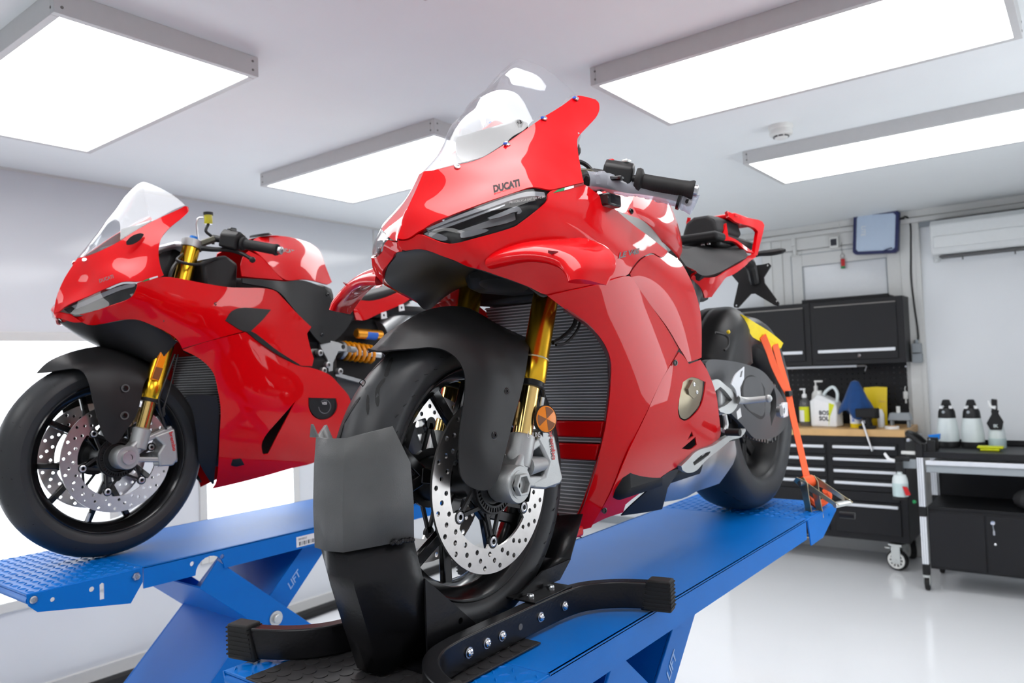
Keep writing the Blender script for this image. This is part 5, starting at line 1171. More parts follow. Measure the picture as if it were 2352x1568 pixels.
# front wheel
FC_ = (0, 0, .300)
wh = MB().lathe(tyre_prof(.300, .120), FC_, (0, 1, 0), 96, closed=True).build('front_tyre', 'tyre', bike, smooth=60)
grooves(.300, .120, FC_, [(((0, .10), (.10, .30), (.16, .42)), .0085), (((.17, .42), (.25, .40), (.36, .62)), .0075), (((.30, .18), (.42, .46)), .006)], 10, 'tread_groove', wh)
text('lettering', 'D', .013, (-.232, .012, .492), (.62, -.25, .75), (-.75, 0, .62), 'tyre_groove', wh, bold=.0)
w_ = rim_ring(FC_, .120, bike); spokes(FC_, 5, bike, a0=.42, split=.27); hub(FC_, .172, bike)
MB().cyl((0, -.14, .298), (0, .14, .298), .012, n=20).build('front_axle', 'steel', bike)
brake_disc(FC_, -.083, .168, .122, 22, bike, a0=.45); brake_disc(FC_, .083, .168, .122, 22, bike, a0=.45)
tg = MB()
for k in range(64):
    a = 2*math.pi*k/64
    for s in (-1, 1):
        r = .248+.006*(k % 3); tg.bar((r*math.cos(a), s*.0600, .3+r*math.sin(a)), ((r+.004)*math.cos(a+.03), s*.0600, .3+(r+.004)*math.sin(a+.03)), .0016, .0006, (0, 1, 0))
tg.build('sidewall_marks', 'tyre_groove', wh, kind='stuff')
# radiators: cores with fins, red cross bars
def core(name, x0, z0, x1, z1, hw0, hw1, n):
    """fin block from (x0, z0) up to (x1, z1)"""
    c = MB().add([(x0+.004, -hw0, z0), (x0+.004, hw0, z0), (x1+.004, hw1, z1), (x1+.004, -hw1, z1), (x0+.03, -hw0, z0), (x0+.03, hw0, z0), (x1+.03, hw1, z1), (x1+.03, -hw1, z1)], [(0, 1, 2, 3), (7, 6, 5, 4), (0, 4, 5, 1), (1, 5, 6, 2), (2, 6, 7, 3), (3, 7, 4, 0)]).build(name, 'rad_core', bike)
    b = MB()
    for k in range(n):
        t_ = (k+.5)/n; x = x0+(x1-x0)*t_; z = z0+(z1-z0)*t_; w = hw0+(hw1-hw0)*t_; b.box(x, x+.008, -w, w, z-.0011, z+.0011)
    b.build('cooling_fin', 'rad_fin', c, kind='stuff', smooth=0)
core('radiator', .362, .388, .300, .665, .130, .170, 40)
core('oil_cooler', .366, .150, .366, .300, .032, .098, 17)
core('cooler_strip', .360, .338, .360, .352, .112, .114, 2)
for z0, z1, w0, w1 in ((.352, .389, .114, .126), (.300, .337, .097, .111)):
    MB().add([(.350, -w0, z0), (.350, w0, z0), (.345, w1, z1), (.345, -w1, z1), (.385, -w0, z0), (.385, w0, z0), (.385, w1, z1), (.385, -w1, z1)], [(0, 1, 2, 3), (7, 6, 5, 4), (0, 4, 5, 1), (1, 5, 6, 2), (2, 6, 7, 3), (3, 7, 4, 0)]).build('cross_bar', RED, bike, bev=.004)
MB().box(.31, .35, -.06, .06, .128, .152).build('chin_tip', RED, bike, bev=.006)
MB().box(.308, .312, -.012, .03, .135, .147).build('chin_slot', 'gap_dark', bike)
# cables beside the left fork leg
MB().tube([(.235, -.14, .635), (.225, -.135, .60), (.20, -.12, .575), (.17, -.118, .565)], .0045, 7, 5).build('brake_hose', 'cable_black', bike)
MB().tube([(.24, -.145, .63), (.232, -.142, .595), (.205, -.128, .565), (.175, -.122, .56)], .003, 6, 5).build('sensor_cable', 'cable_black', bike)
MB().tube([fk(.47, 1)+Vector((.02, -.02, 0)), (.115, -.128, .44), (.11, -.124, .40), (.118, -.118, .37)], .003, 6, 4).build('sensor_lead', 'cable_black', bike)
# engine block, frame and things seen through gaps
MB().box(.40, .86, -.14, .14, .20, .60).build('engine_block', 'black_matt', bike, bev=.03)
MB().box(.42, .80, -.10, .10, .60, .80).build('airbox', 'black_matt', bike, bev=.03)
MB().box(.10, .42, -.07, .07, .68, .86).build('front_subframe', 'black_matt', bike, bev=.03)
MB().box(.25, .42, -.168, .168, .667, .75).build('radiator_shroud', 'black_matt', bike, bev=.01)
MB().bar((.13, 0, .72), (.20, 0, .92), .10, .05, (1, 0, 0)).build('steering_head', 'black_matt', bike, bev=.01)
MB().lathe([(.05, 0), (.05, .012), (.04, .018), (.0001, .018)], (.07, -.075, .693), (-.2, 0, -1), 24).build('liner_ring', 'black_matt', bike)
# tank
ts = []
for x, wt, wb, zt, zb in ((.40, .10, .15, .955, .86), (.50, .125, .168, .985, .845), (.62, .135, .165, 1.00, .82), (.74, .115, .14, .995, .805), (.83, .085, .11, .97, .80), (.865, .055, .085, .945, .80)):
    ts.append([(x, 0, zt), (x, wt*.55, zt-.004), (x, wt*.92, zt-.03), (x, wt+(wb-wt)*.35, zt-.35*(zt-zb)), (x, wb, zb+.15*(zt-zb)), (x, wb-.012, zb)])
loft('fuel_tank', ts, RED, bike, join=True, ku=4, kv=5, thick=.003)
MB().lathe([(.035, 0), (.034, .006), (.0001, .008)], (.56, 0, .993), (-.1, 0, 1), 28).build('fuel_cap', 'black_satin', bike)
pn('airbox_cover', 'airbox', (-.2, .97, .15), mirror='airbox_cover')
pn('tank_strip', 'sliver', (-.1, .9, .4), m='black_satin', mirror='tank_strip')
bolt(MB(), LP('airbolt'), (-.2, -1, .1), .007, .004).build('cover_bolt', 'black_gloss', bike)
# handlebars
for s in (1, -1):
    a, b = [Vector((p[0], -p[1]*s, p[2])) for p in D['grip']]; d = (b-a).normalized()
    gp = MB().lathe([(.0165, 0), (.0172, .01), (.0165, .02), (.0168, .09), (.0175, (b-a).length-.012), (.020, (b-a).length-.004), (.019, (b-a).length)], a, d, 22).build('grip', 'rubber', bike)
    MB().lathe([(.026, -.008), (.0275, -.002), (.0255, .004), (.018, .008)], a, d, 24).build('grip_flange', 'rubber', gp)
    MB().lathe([(.012, 0), (.012, .007), (.006, .009), (.0001, .009)], b, d, 16).build('bar_end', 'steel', gp)
    if s > 0:
        rr = MB()
        for k in range(14):
            for j in range(7):
                q = a+d*(.032+.0055*k); an = R(200)+j*.16; e1, e2, _ = frame(d); rr.add([q+(e1*math.cos(an)+e2*math.sin(an))*.0172, q+d*.003+(e1*math.cos(an)+e2*math.sin(an))*.0172, q+d*.003+(e1*math.cos(an+.09)+e2*math.sin(an+.09))*.0172, q+(e1*math.cos(an+.09)+e2*math.sin(an+.09))*.0172], [(0, 1, 2, 3)])
        rr.build('grip_knurl', 'black_matt', gp, kind='stuff', smooth=0)
    MB().cyl(a-d*.10, a+d*.02, .0112, n=16).build('handlebar', 'black_satin', bike)
    # switch box round the bar
    q = a-d*.045; e1, e2, _ = frame(d)
    sw_ = MB().prism([(-.026, -.022), (.024, -.024), (.030, 0), (.026, .026), (-.012, .034), (-.03, .018)], q-d*.032, e1, e2, d*.062).build('switch_box', 'black_satin', bike, bev=.006)
    up_ = Vector((0, 0, 1)); MB().lathe([(.010, 0), (.010, .006), (.007, .009), (.0001, .010)], q-d*.012+up_*.027+Vector((-.006, 0, 0)), (-.2, 0, 1), 16).build('kill_button', 'red_plastic', sw_)
    MB().box(q.x-.01, q.x+.01, q.y-.022*s-.007, q.y-.022*s+.007, q.z+.026, q.z+.034).build('toggle', 'zinc', sw_, bev=.003)
    MB().bar(q+Vector((-.028, .012*s, -.006)), q+Vector((-.034, -.03*s, -.012)), .014, .010).build('indicator_switch', 'black_gloss', sw_, bev=.003)
    MB().lathe([(.032, -.012), (.034, -.008), (.034, .012), (.030, .014)], fk(.905, s)+Vector((.0, 0, 0)), AX, 26).build('clip_on', 'mag_olive', bike)
    MB().bar(fk(.905, s), a-d*.09, .026, .018).build('clip_on_arm', 'mag_olive', bike, bev=.004)
MB().box(.10, .30, -.13, .13, .885, .905).build('top_clamp', 'mag_olive', bike, bev=.012)
MB().cyl((.255, -.07, .905), (.255, -.07, .955), .014, n=16).build('reservoir', 'black_satin', bike)
MB().bar((.235, -.10, .935), (.285, -.16, .93), .022, .018).build('master_cylinder', 'mag_olive', bike, bev=.004)
MB().sphere((.262, -.13, .985), .019, (1, .8, 1)).build('ignition_switch', 'black_satin', bike)
MB().tube([(.25, -.12, .93), (.262, -.14, .955), (.28, -.15, .95), (.285, -.165, .93)], .005, 7, 4).build('wire_loom', 'cable_black', bike)
MB().prism([(0, 0), (.012, 0), (.03, .05), (.045, .075), (.036, .08), (.01, .03)], (.215, -.152, .935), (1, 0, 0), (0, 0, 1), (0, .003, 0)).build('dash_bracket', 'grey_plastic', bike)
MB().box(.12, .16, -.09, .09, .93, 1.03).build('dashboard', 'black_gloss', bike, bev=.008)
# clutch lever in its clear bag
P = [L3(p) for p in D['bag'][:-1]]; P.append(P[-1].lerp(L3(D['bag'][-1]), .55)); MB().tube(P, [.010, .012, .010, .008, .0075, .0075, .0085], 10, 5).sphere(P[-1], .0095).build('clutch_lever', 'black_matt', bike)
P = [L3(p) for p in D['bag']]; rs_ = [.020, .021, .017, .014, .017, .019, .022]; bgm = MB(); rows = []
C = crv(P, 7); rnd = random.Random(5)
for i, p in enumerate(C):
    T = (C[min(i+1, len(C)-1)]-C[max(i-1, 0)]).normalized(); a_, b_, _ = frame(T); r0_ = float(np.interp(i/(len(C)-1), np.linspace(0, 1, 7), rs_))
    fl_ = .45 if i > len(C)-6 else .75
    rows.append([p+b_*math.sin(2*math.pi*k/14)*r0_*(1+rnd.uniform(-.10, .10))+a_*math.cos(2*math.pi*k/14)*r0_*fl_*(1+rnd.uniform(-.12, .12)) for k in range(14)])
bg = bgm.grid(rows, True).build('lever_bag', 'bag_clear', bike)
tq = LP('tie'); d_ = (L3(D['bag'][-1])-L3(D['bag'][-3])).normalized()
MB().lathe([(.0205, -.003), (.0222, -.003), (.0222, .003), (.0205, .003)], tq, d_, 20, closed=True).box(tq.x-.005, tq.x+.005, tq.y-.004, tq.y+.004, tq.z+.018, tq.z+.028).build('cable_tie', 'black_gloss', bg)
MB().box(.225, .275, -.235, -.195, .842, .868).build('radiator_sensor', 'black_gloss', bike, bev=.004)
# seat and tail
pn('seat', 'seat', (-.45, .7, .55), m='seat_black', join=True, thick=.02, res=.016)
pn('tail_hoop', 'hoop', (0, .95, .3), mirror='tail_hoop', thick=.012)
pn('tail_side', 'tailside', (0, 1, 0), mirror='tail_side', thick=.006)
pn('tail_inner', 'tailin', (-.2, .9, .3), mirror='tail_inner', thick=.01)
MB().box(1.18, 1.52, -.07, .07, .90, .93).build('tail_tray', 'black_matt', bike, bev=.01)
MB().box(1.30, 1.53, -.088, .088, .985, 1.0).build('tail_top', RED, bike, bev=.005)
hx = [(p[0], -p[1], p[2]) for p in D['pad']]
pad_l = [(1.095, .975), (1.21, .997), (1.30, .995), (1.33, .95), (1.27, .905), (1.12, .905), (1.075, .93)]
hexf = [(-.062, .935), (-.040, .905), (.040, .905), (.062, .935), (.050, .975), (.024, .992), (-.024, .992), (-.050, .975)]
rows = []
for x, k, dz in ((1.208, .90, -.006), (1.216, 1.0, -.002), (1.30, 1.12, .004), (1.40, 1.1, .006)): rows.append([(x+.03*(z-.93)/.06*.3, y*k, z+dz) for y, z in hexf])
MB().grid(rows, True, True).build('passenger_pad', 'seat_black', bike, bev=.006)
MB().box(1.235, 1.34, -.058, .058, .885, .922).build('pad_bracket', 'black_satin', bike, bev=.012)
for y in (-.02, .0): MB().box(1.229, 1.236, y-.006, y+.006, .893, .905).build('latch', 'screw', bike, bev=.002)
MB().prism([(-p[1], p[2]) for p in D['plate']], (1.695, 0, 0), (0, 1, 0), (0, 0, 1), (.008, 0, 0), [ring(.004, 10, 0, -p[1]*.9, .79+(p[2]-.79)*.9) for p in (D['plate'][0], D['plate'][4], D['plate'][10])]).build('plate_bracket', 'black_satin', bike, bev=.002)
MB().tube([(1.45, 0, .90), (1.58, 0, .885), (1.66, 0, .865), (1.695, 0, .80)], [.03, .022, .02, .018], 10, 5).build('plate_arm', 'black_satin', bike)
for s in (1, -1):
    P = [Vector((p[0], -p[1]*s, p[2])) for p in D['signal']]; MB().tube(P, [.009, .010, .012, .011, .005], 10, 4).build('turn_signal', 'black_satin', bike)
# rear frame, hugger, swingarm, chain, rear wheel
MB().add([(.80, -.10, .70), (1.02, -.10, .80), (1.02, .10, .80), (.80, .10, .70), (.84, -.09, .50), (.98, -.08, .62), (.98, .08, .62), (.84, .09, .50)], [(0, 1, 2, 3), (7, 6, 5, 4), (0, 4, 5, 1), (1, 5, 6, 2), (2, 6, 7, 3), (3, 7, 4, 0)]).build('subframe_cover', 'graphite', bike, bev=.015)
MB().box(1.0, 1.14, -.06, .06, .70, .78).build('tail_undertray', 'graphite', bike, bev=.02)
RC = (1.455, 0, .336)
sw, sr = pn('swingarm', 'swing', (.0, 1, 0), m='graphite', mirror='swingarm', holes=[D['swing_h']], thick=.018)
panel('swingarm_recess', D['swing_in'], [], (0, 1, 0), 'black_satin', sw, thick=.002)
MB().box(.90, 1.16, -.12, .12, .40, .50).build('swingarm_yoke', 'graphite', bike, bev=.02)
rt = MB().lathe(tyre_prof(.336, .196), RC, (0, 1, 0), 96, closed=True).build('rear_tyre', 'tyre', bike, smooth=60)
grooves(.336, .196, RC, [(((0, .12), (.16, .42)), .006), (((.22, .5), (.36, .62)), .006), (((.40, .30), (.50, .66)), .005)], 9, 'tread_groove', rt)
rim_ring(RC, .185, bike, 'black_satin'); spokes(RC, 5, bike, a0=.1, split=.25, wy=.05, m='black_satin'); hub(RC, .16, bike, .045)
MB().cyl((RC[0], -.155, RC[2]), (RC[0], .155, RC[2]), .018, n=20).build('rear_axle', 'steel', bike)
MB().lathe([(.012, 0), (.026, 0), (.026, .016), (.012, .016)], (1.49, -.138, .335), (0, -1, 0), 6, closed=True).build('axle_adjuster', 'alu_bright', bike, bev=.002)
MB().box(1.50, 1.54, -.150, -.134, .312, .362).build('axle_block', 'alu_bright', bike, bev=.004)
ho = [ring(.012, 10, 0, .065*math.cos(2*math.pi*k/6), .065*math.sin(2*math.pi*k/6)) for k in range(6)]
tooth = [((.098+(.006 if i % 2 else 0))*math.cos(2*math.pi*i/82), (.098+(.006 if i % 2 else 0))*math.sin(2*math.pi*i/82)) for i in range(82)]
spk = MB().prism(tooth, (RC[0], -.112, RC[2]), (1, 0, 0), (0, 0, 1), (0, .006, 0), ho).build('sprocket', 'steel_dark', bike)
ch = MB()
def link_run(p, q, n):
    for k in range(n):
        c = Vector(p).lerp(Vector(q), (k+.5)/n); dd = (Vector(q)-Vector(p)).normalized(); ch.bar(c-dd*.0062, c+dd*.0062, .018 if k % 2 else .010, .0105, (0, 0, 1))
link_run((.93, -.108, .47), (1.40, -.108, .438), 38); link_run((.93, -.108, .33), (1.42, -.108, .236), 38)
for k in range(15):
    a = R(-80)+k*R(155)/15; c = Vector((RC[0]+.103*math.cos(a), -.108, RC[2]+.103*math.sin(a))); dd = Vector((-math.sin(a), 0, math.cos(a))); ch.bar(c-dd*.0062, c+dd*.0062, .018 if k % 2 else .010, .0105, (0, 0, 1))
ch.build('drive_chain', 'steel_dark', bike, kind='stuff')
hs = []
for x, z, w in ((1.12, .49, .098), (1.19, .60, .102), (1.27, .655, .102), (1.34, .672, .096)): hs.append([(x-.02, 0, z+.02), (x-.015, w*.55, z+.016), (x, w*.95, z-.02), (x+.01, w*1.02, z-.10), (x+.02, w*1.02, z-.17)])
loft('rear_hugger', hs, 'black_satin', bike, join=True, ku=4, kv=4, thick=.004)
MB().tube([(1.06, -.10, .60), (1.09, -.125, .585), (1.08, -.13, .56), (1.06, -.125, .545)], .004, 6, 4).build('rear_wire', 'cable_black', bike)
MB().sphere((1.09, -.128, .600), .006).build('wire_cap', 'yellow', bike)
# exhaust, footrest
pn('silencer', 'muffler', (-.2, .95, -.25), m='muffler', mirror='silencer', thick=.05)
pn('heel_guard_bar', 'guard', (-.1, 1, -.1), m='cast_alu', holes=[D['guard_h']], thick=.012)
hg = pn('footrest_hanger', 'hanger', (-.1, 1, 0), m='cast_alu', thick=.012)
panel('heel_plate', D['heel'], [], (0, 1, 0), 'alu_bright', hg, holes=[D['heel_h']], thick=.003)
P = [L3(p) for p in D['peg']]; MB().tube(P, [.012, .010, .0085], 12, 4).sphere(P[-1], .011).build('footpeg', 'cast_alu', hg)
P = [L3(p) for p in D['lever1']]; MB().tube(P, .007, 8, 3).build('shift_lever', 'cast_alu', hg)
P = [L3(p) for p in D['toe']]; MB().cyl(P[0], P[1], .010, n=14).build('toe_peg', 'rubber', hg)
MB().box(.93, 1.0, -.16, -.12, .36, .44).build('gear_case', 'cast_alu', bike, bev=.01)
MB().prism([(0, 0), (.03, .006), (.024, .032), (-.006, .022)], (.985, -.185, .345), (1, 0, 0), (0, 0, 1), (0, .001, 0)).build('paper_tag', 'decal_white', bike)
# decals
def decal(key, s, h, m, shear=.0, bold=.02, parent=bike, up=(.3, 0, 1)):
    a, b = L3(D[key][0]), L3(D[key][-1]); d = (b-a); return text('lettering', s, h, a, d, Vector(up), m, parent, shear=shear, bold=bold, width=d.length)
decal('ducati', 'DUCATI', .0125, 'decal_grey', .18, .06, up=(.35, -.35, 1))
decal('v4s', 'LE V4S', .011, 'decal_grey', .35, .04, up=(.1, 0, 1))
decal('dot', 'MOTORCYCLE DOT SAE M2 E4', .0042, 'decal_white', 0, 0, up=(.3, -.2, 1))
fg = [L3(p) for p in D['flag']]
for i, m in enumerate(('decal_green', 'decal_white', 'red_dark')):
    q = [fg[i], fg[i+1], fg[6-i], fg[7-i]]; MB().add(q, [(0, 1, 2, 3)]).build('flag_stripe', m, bike, smooth=0)

# ================================================================== the farther motorcycle
bike2 = thing('motorcycle', 'farther red sport motorcycle standing on the lift by the windows', 'motorcycle', (BX2, BY2, DECK))
def p2(name, key, dirv, m=RED, **k): return panel(name, D[key], D.get(key+'_c', []), dirv, m, bike2, **k)
p2('nose_cowl', 'b_cowl', (-.3, .75, .6), join=True, res=.013)
p2('side_fairing', 'b_side', (-.35, .93, .1), mirror='side_fairing', res=.015, lam=4e-3)
p2('nose_beak', 'b_beak', (-.3, .8, .3), join=True, m=RED, thick=.006)
p2('main_fairing', 'b_main', (-.45, .89, 0), mirror='main_fairing', res=.016, poly=4, holes=[D['b_tri'], D['b_coverh']])
p2('side_vent', 'b_vent', (-.1, 1, 0), m='black_satin', mirror='side_vent', thick=.003)
p2('vent_gap', 'b_gap', (-.1, 1, 0), m='black_matt', mirror='vent_gap', thick=.002)
p2('belly_pan', 'b_bellyblk', (-.2, .9, -.2), m='black_satin', mirror='belly_pan')
p2('radiator_scoop', 'b_scoop', (-.8, .5, 0), m='black_satin', mirror='radiator_scoop')
c2 = p2('engine_cover', 'b_cover', (-.1, 1, 0), m='black_satin', thick=.02)
ctr = sum((L3(p) for p in D['b_cover']), Vector())/len(D['b_cover'])
MB().lathe([(.023, 0), (.0245, 0), (.0245, .0012), (.023, .0012)], ctr+Vector((0, -.008, .008)), (-.15, -1, 0), 30, closed=True).build('cover_ring', 'lamp_chrome', c2)
text('lettering', 'V2S', .009, ctr+Vector((-.012, -.0092, .016)), (1, -.1, 0), (0, 0, 1), 'decal_white', c2, bold=.02)
p2('chin_panel', 'b_chin', (-.3, 0, -1), m='black_satin', join=True, sym=True)
panel('windscreen', D['b_screen'], [], (-.6, 0, .8), 'screen_clear', bike2, join=True, sym=True, thick=.0025, res=.016)
ov = panel('block_off_plate', D['b_oval'], [], (-.3, .8, .5), 'black_gloss', bike2, thick=.003, shift=.002)
for s in (1, -1):
    mir = lambda pts: pts if s > 0 else [(p[0], -p[1], p[2]) for p in pts]
    dv = (-.5, .85*s, .2)
    hl2 = panel('headlight', mir(D['b_head']), [], dv, 'lens_clear', bike2, thick=.0015, shift=.001)
    panel('housing', mir(D['b_head']), [], dv, 'lamp_dark', hl2, thick=.004, shift=-.018)
    panel('daylight_strip', mir(D['b_drl']), [], dv, 'drl', hl2, thick=.004, shift=-.004)
    for p in D['b_rim']: MB().lathe([(.0065, 0), (.006, .003), (.0001, .0035)], Vector((p[0], -p[1]*s, p[2])), (-.35, -.6*s, .6), 12).build('screen_screw', 'screw', bike2)
# tank and flanks
p2('fuel_tank', 'b_tank', (0, .7, .7), join=True, thick=.004)
MB().lathe([(.04, 0), (.038, .006), (.0001, .008)], (.56, 0, 1.034), (-.2, 0, 1), 26).build('fuel_cap', 'black_satin', bike2)
text('lettering', 'DUCATI', .018, (.555, -.112, .965), (1, .25, 0), (0, .55, 1), 'decal_black', bike2, bold=.03, shear=.2)
p2('tank_front_cover', 'b_tankfront', (0, .97, .2), mirror='tank_front_cover')
p2('frame_cover', 'b_blackside', (.05, 1, .05), m='black_satin', mirror='frame_cover', thick=.005)
for a in ((.66, .153, .83), (.735, .147, .815), (.70, .152, .665)): bolt(MB(), (a[0], -a[1]-.003, a[2]), (.1, -1, 0), .007, .003).build('cover_bolt', 'black_gloss', bike2)
p2('tail_fairing', 'b_tail', (0, 1, .1), mirror='tail_fairing', thick=.02)
MB().box(.86, 1.35, -.09, .09, .76, .80).build('seat', 'seat_black', bike2, bev=.02)
MB().add([(.84, -.10, .80), (1.30, -.11, .92), (1.30, .11, .92), (.84, .10, .80), (.84, -.09, .70), (1.30, -.10, .84), (1.30, .10, .84), (.84, .09, .70)], [(0, 1, 2, 3), (7, 6, 5, 4), (0, 4, 5, 1), (1, 5, 6, 2), (2, 6, 7, 3), (3, 7, 4, 0)]).build('tail_body', 'black_matt', bike2, bev=.02)
# engine bulk
MB().box(.34, .80, -.13, .13, .22, .60).build('engine_block', 'black_matt', bike2, bev=.03)
MB().box(.30, .80, -.13, .13, .60, .86).build('airbox', 'black_matt', bike2, bev=.04)
MB().prism([(.25, .80), (.36, .80), (.37, .90), (.33, .925), (.24, .90)], (0, -.15, 0), (1, 0, 0), (0, 0, 1), (0, .30, 0)).build('air_duct', 'black_satin', bike2, bev=.012)
MB().box(.30, .325, -.155, .155, .40, .60).build('radiator', 'black_matt', bike2)
b = MB()
for k in range(24): b.box(.296, .304, -.15, .15, .405+k*.0083, .4065+k*.0083)
b.build('cooling_fin', 'rad_core', bike2, kind='stuff')
# forks
def fk2(z, s): return Vector((.089+.30*(z-.471), -.105*s, z))
AX2 = Vector((.30, 0, 1)).normalized()
for s in (1, -1):
    ft = MB().lathe([(.026, 0), (.028, .003), (.028, .045), (.026, .05), (.0265, .2), (.027, .50)], fk2(.466, s), AX2, 28).build('fork_tube', 'gold', bike2)
    MB().cyl(fk2(.36, s), fk2(.47, s), .0195, n=24).build('slider', 'gold_inner', ft)
    MB().lathe([(.0245, -.010), (.026, -.008), (.026, .001), (.02, .001)], fk2(.466, s), AX2, 24).build('dust_seal', 'black_satin', ft)
    fo = MB().lathe([(.021, 0), (.026, .003), (.026, .06), (.021, .064)], fk2(.318, s), AX2, 24).build('fork_foot', 'cast_alu', bike2)
    MB().lathe([(.033, -.026), (.035, -.022), (.035, .022), (.033, .026)], (.004, -.108*s, .298), (0, 1, 0), 26).build('axle_clamp', 'cast_alu', fo)
    MB().bar(fk2(.34, s), (.006, -.108*s, .298), .042, .036).build('foot_web', 'cast_alu', fo, bev=.008)
    MB().lathe([(.010, 0), (.020, 0), (.020, .008), (.010, .008)], (.004, -.134*s, .298), (0, -s, 0), 18, closed=True).build('axle_end', 'steel', fo)
    cal = MB().prism([(p[0], p[2]) for p in D['b_cal']], (0, -.120*s if s > 0 else .076, 0), (1, 0, 0), (0, 0, 1), (0, .044, 0)).build('brake_caliper', 'cast_alu', bike2, bev=.006)
    MB().bar((.045, -.108*s, .335), (.15, -.105*s, .372), .020, .016).build('caliper_lug', 'cast_alu', cal, bev=.004)
    MB().bar((.02, -.108*s, .290), (.165, -.105*s, .272), .020, .016).build('caliper_lug', 'cast_alu', cal, bev=.004)
    if s > 0: text('lettering', 'brembo', .012, (.135, -.1205, .360), (.20, 0, -1), (1, 0, .2), 'brembo_red', cal, bold=.02, width=.06)
    P = [Vector((p[0], -p[1]*s, p[2])) for p in D['b_refl']]; N_ = Vector((0, -s, 0))
    rf = MB().add(P+[q-N_*.012 for q in P], [(0, 1, 2, 3), (7, 6, 5, 4), (0, 4, 5, 1), (1, 5, 6, 2), (2, 6, 7, 3), (3, 7, 4, 0)]).build('side_reflector', 'amber', bike2, bev=.002)
    if s > 0:
        q = [P[0].lerp(P[3], .55), P[1].lerp(P[2], .55), P[2].lerp(P[1], .04), P[3].lerp(P[0], .04)]; MB().add([v+N_*.0008 for v in q], [(0, 1, 2, 3)]).build('dark_facet', 'amber_dark', rf, smooth=0)
    MB().lathe([(.033, -.014), (.034, .0), (.034, .010), (.030, .012)], fk2(.955, s), AX2, 24).build('clamp_ring', 'cast_alu', bike2)
    a, b_ = [Vector((p[0], -p[1]*s, p[2])) for p in D['b_grip']]; d_ = (b_-a).normalized(); ln = (b_-a).length
    gp = MB().lathe([(.018, -.006), (.023, -.003), (.022, .004), (.0165, .007), (.0168, ln-.014), (.019, ln-.006), (.018, ln)], a, d_, 20).build('grip', 'rubber', bike2)
    MB().lathe([(.011, 0), (.013, .003), (.013, .014), (.006, .016), (.006, .010), (.0001, .010)], b_, d_, 14).build('bar_end', 'steel', gp)
    MB().cyl(a-d_*.11, a, .011, n=14).build('handlebar', 'black_satin', bike2)
    q = a-d_*.04; e1, e2, _ = frame(d_)
    sb_ = MB().prism([(-.026, -.024), (.024, -.024), (.030, 0), (.026, .028), (-.012, .036), (-.03, .018)], q-d_*.032, e1, e2, d_*.062).build('switch_box', 'black_satin', bike2, bev=.006)
    MB().box(q.x-.012, q.x+.012, q.y-.012, q.y+.012, q.z+.026, q.z+.044).build('toggle', 'black_gloss', sb_, bev=.004)
    MB().bar(fk2(.945, s), a-d_*.10, .024, .018).build('clip_on_arm', 'mag_olive', bike2, bev=.004)
    P = [Vector((p[0], -p[1]*s, p[2])) for p in D['b_lever']]; MB().tube(P, [.009, .008, .007, .006, .006], 8, 5).sphere(P[-1], .010).build('brake_lever' if s < 0 else 'clutch_lever', 'black_satin', bike2)
MB().box(.18, .30, -.10, .10, .945, .962).build('top_clamp', 'alu_bright', bike2, bev=.012)
MB().bar((.13, 0, .70), (.23, 0, .94), .09, .05, (1, 0, 0)).build('steering_head', 'black_matt', bike2, bev=.01)
rv = L3(D['b_resv'][0])
r_ = MB().lathe([(.0125, -.020), (.013, -.018), (.013, .010)], rv, (0, 0, 1), 18).build('fluid_reservoir', 'fluid', bike2)
MB().lathe([(.0155, .009), (.0155, .018), (.0001, .019)], rv, (0, 0, 1), 18).build('reservoir_cap', 'black_satin', r_)
MB().tube([rv-Vector((0, 0, .02)), rv+Vector((-.01, .0, -.045)), rv+Vector((.012, 0, -.062)), rv+Vector((.015, 0, -.085))], .005, 8, 4).build('reservoir_hose', 'cable_black', r_)
MB().tube([rv+Vector((-.014, .008, 0)), rv+Vector((-.03, .014, -.005)), rv+Vector((-.03, .014, -.075))], .0035, 6, 3).build('reservoir_bracket', 'steel', r_)
MB().lathe([(.012, 0), (.012, .012), (.0001, .013)], fk2(.965, 1)+Vector((0, 0, .004)), AX2, 16).build('fork_cap', 'bright_blue', bike2)
MB().box(.10, .135, -.10, .10, .94, 1.02).build('dashboard', 'black_gloss', bike2, bev=.01)
MB().box(.02, .12, -.09, .09, .90, .95).build('dash_cowl', 'black_satin', bike2, bev=.02)
MB().tube([(.20, -.11, .92), (.16, -.15, .89), (.21, -.17, .88), (.29, -.15, .91)], .005, 7, 5).build('wire_loom', 'cable_black', bike2)
MB().tube([(.19, -.10, .90), (.15, -.13, .86), (.13, -.14, .80)], .006, 7, 4).build('wire_loom', 'cable_black', bike2)
# fender and front wheel
fe = panel('front_fender', D['b_fender'], D['b_fender_c'], (-.35, .65, .65), 'black_satin', bike2, join=True, thick=.003, res=.013)
for p in D['b_fbolt']:
    for s in (1, -1):
        o = Vector((p[0], -p[1]*s, p[2])); MB().lathe([(.012, .001), (.012, .0022), (.010, .0005)], o, (-.1, -s, 0), 18).build('bolt_recess', 'gap_dark', fe); bolt(MB(), o, (-.1, -s, 0), .0085, .005).build('fender_bolt', 'black_gloss', fe)
F2 = (0, 0, .297)
wt = MB().lathe(tyre_prof(.297, .118), F2, (0, 1, 0), 80, closed=True).build('front_tyre', 'tyre', bike2, smooth=60)
grooves(.297, .118, F2, [(((0, .15), (.10, .55)), .004), (((.18, .35), (.26, .85)), .0035), (((.34, .60), (.37, .93)), .003)], 12, 'tread_groove', wt)
rim_ring(F2, .118, bike2); spokes(F2, 5, bike2, a0=.95, split=.30, wy=.024, rsplit=.07); hub(F2, .162, bike2, .034)
MB().cyl((0, -.14, .297), (0, .14, .297), .012, n=18).build('front_axle', 'steel', bike2)
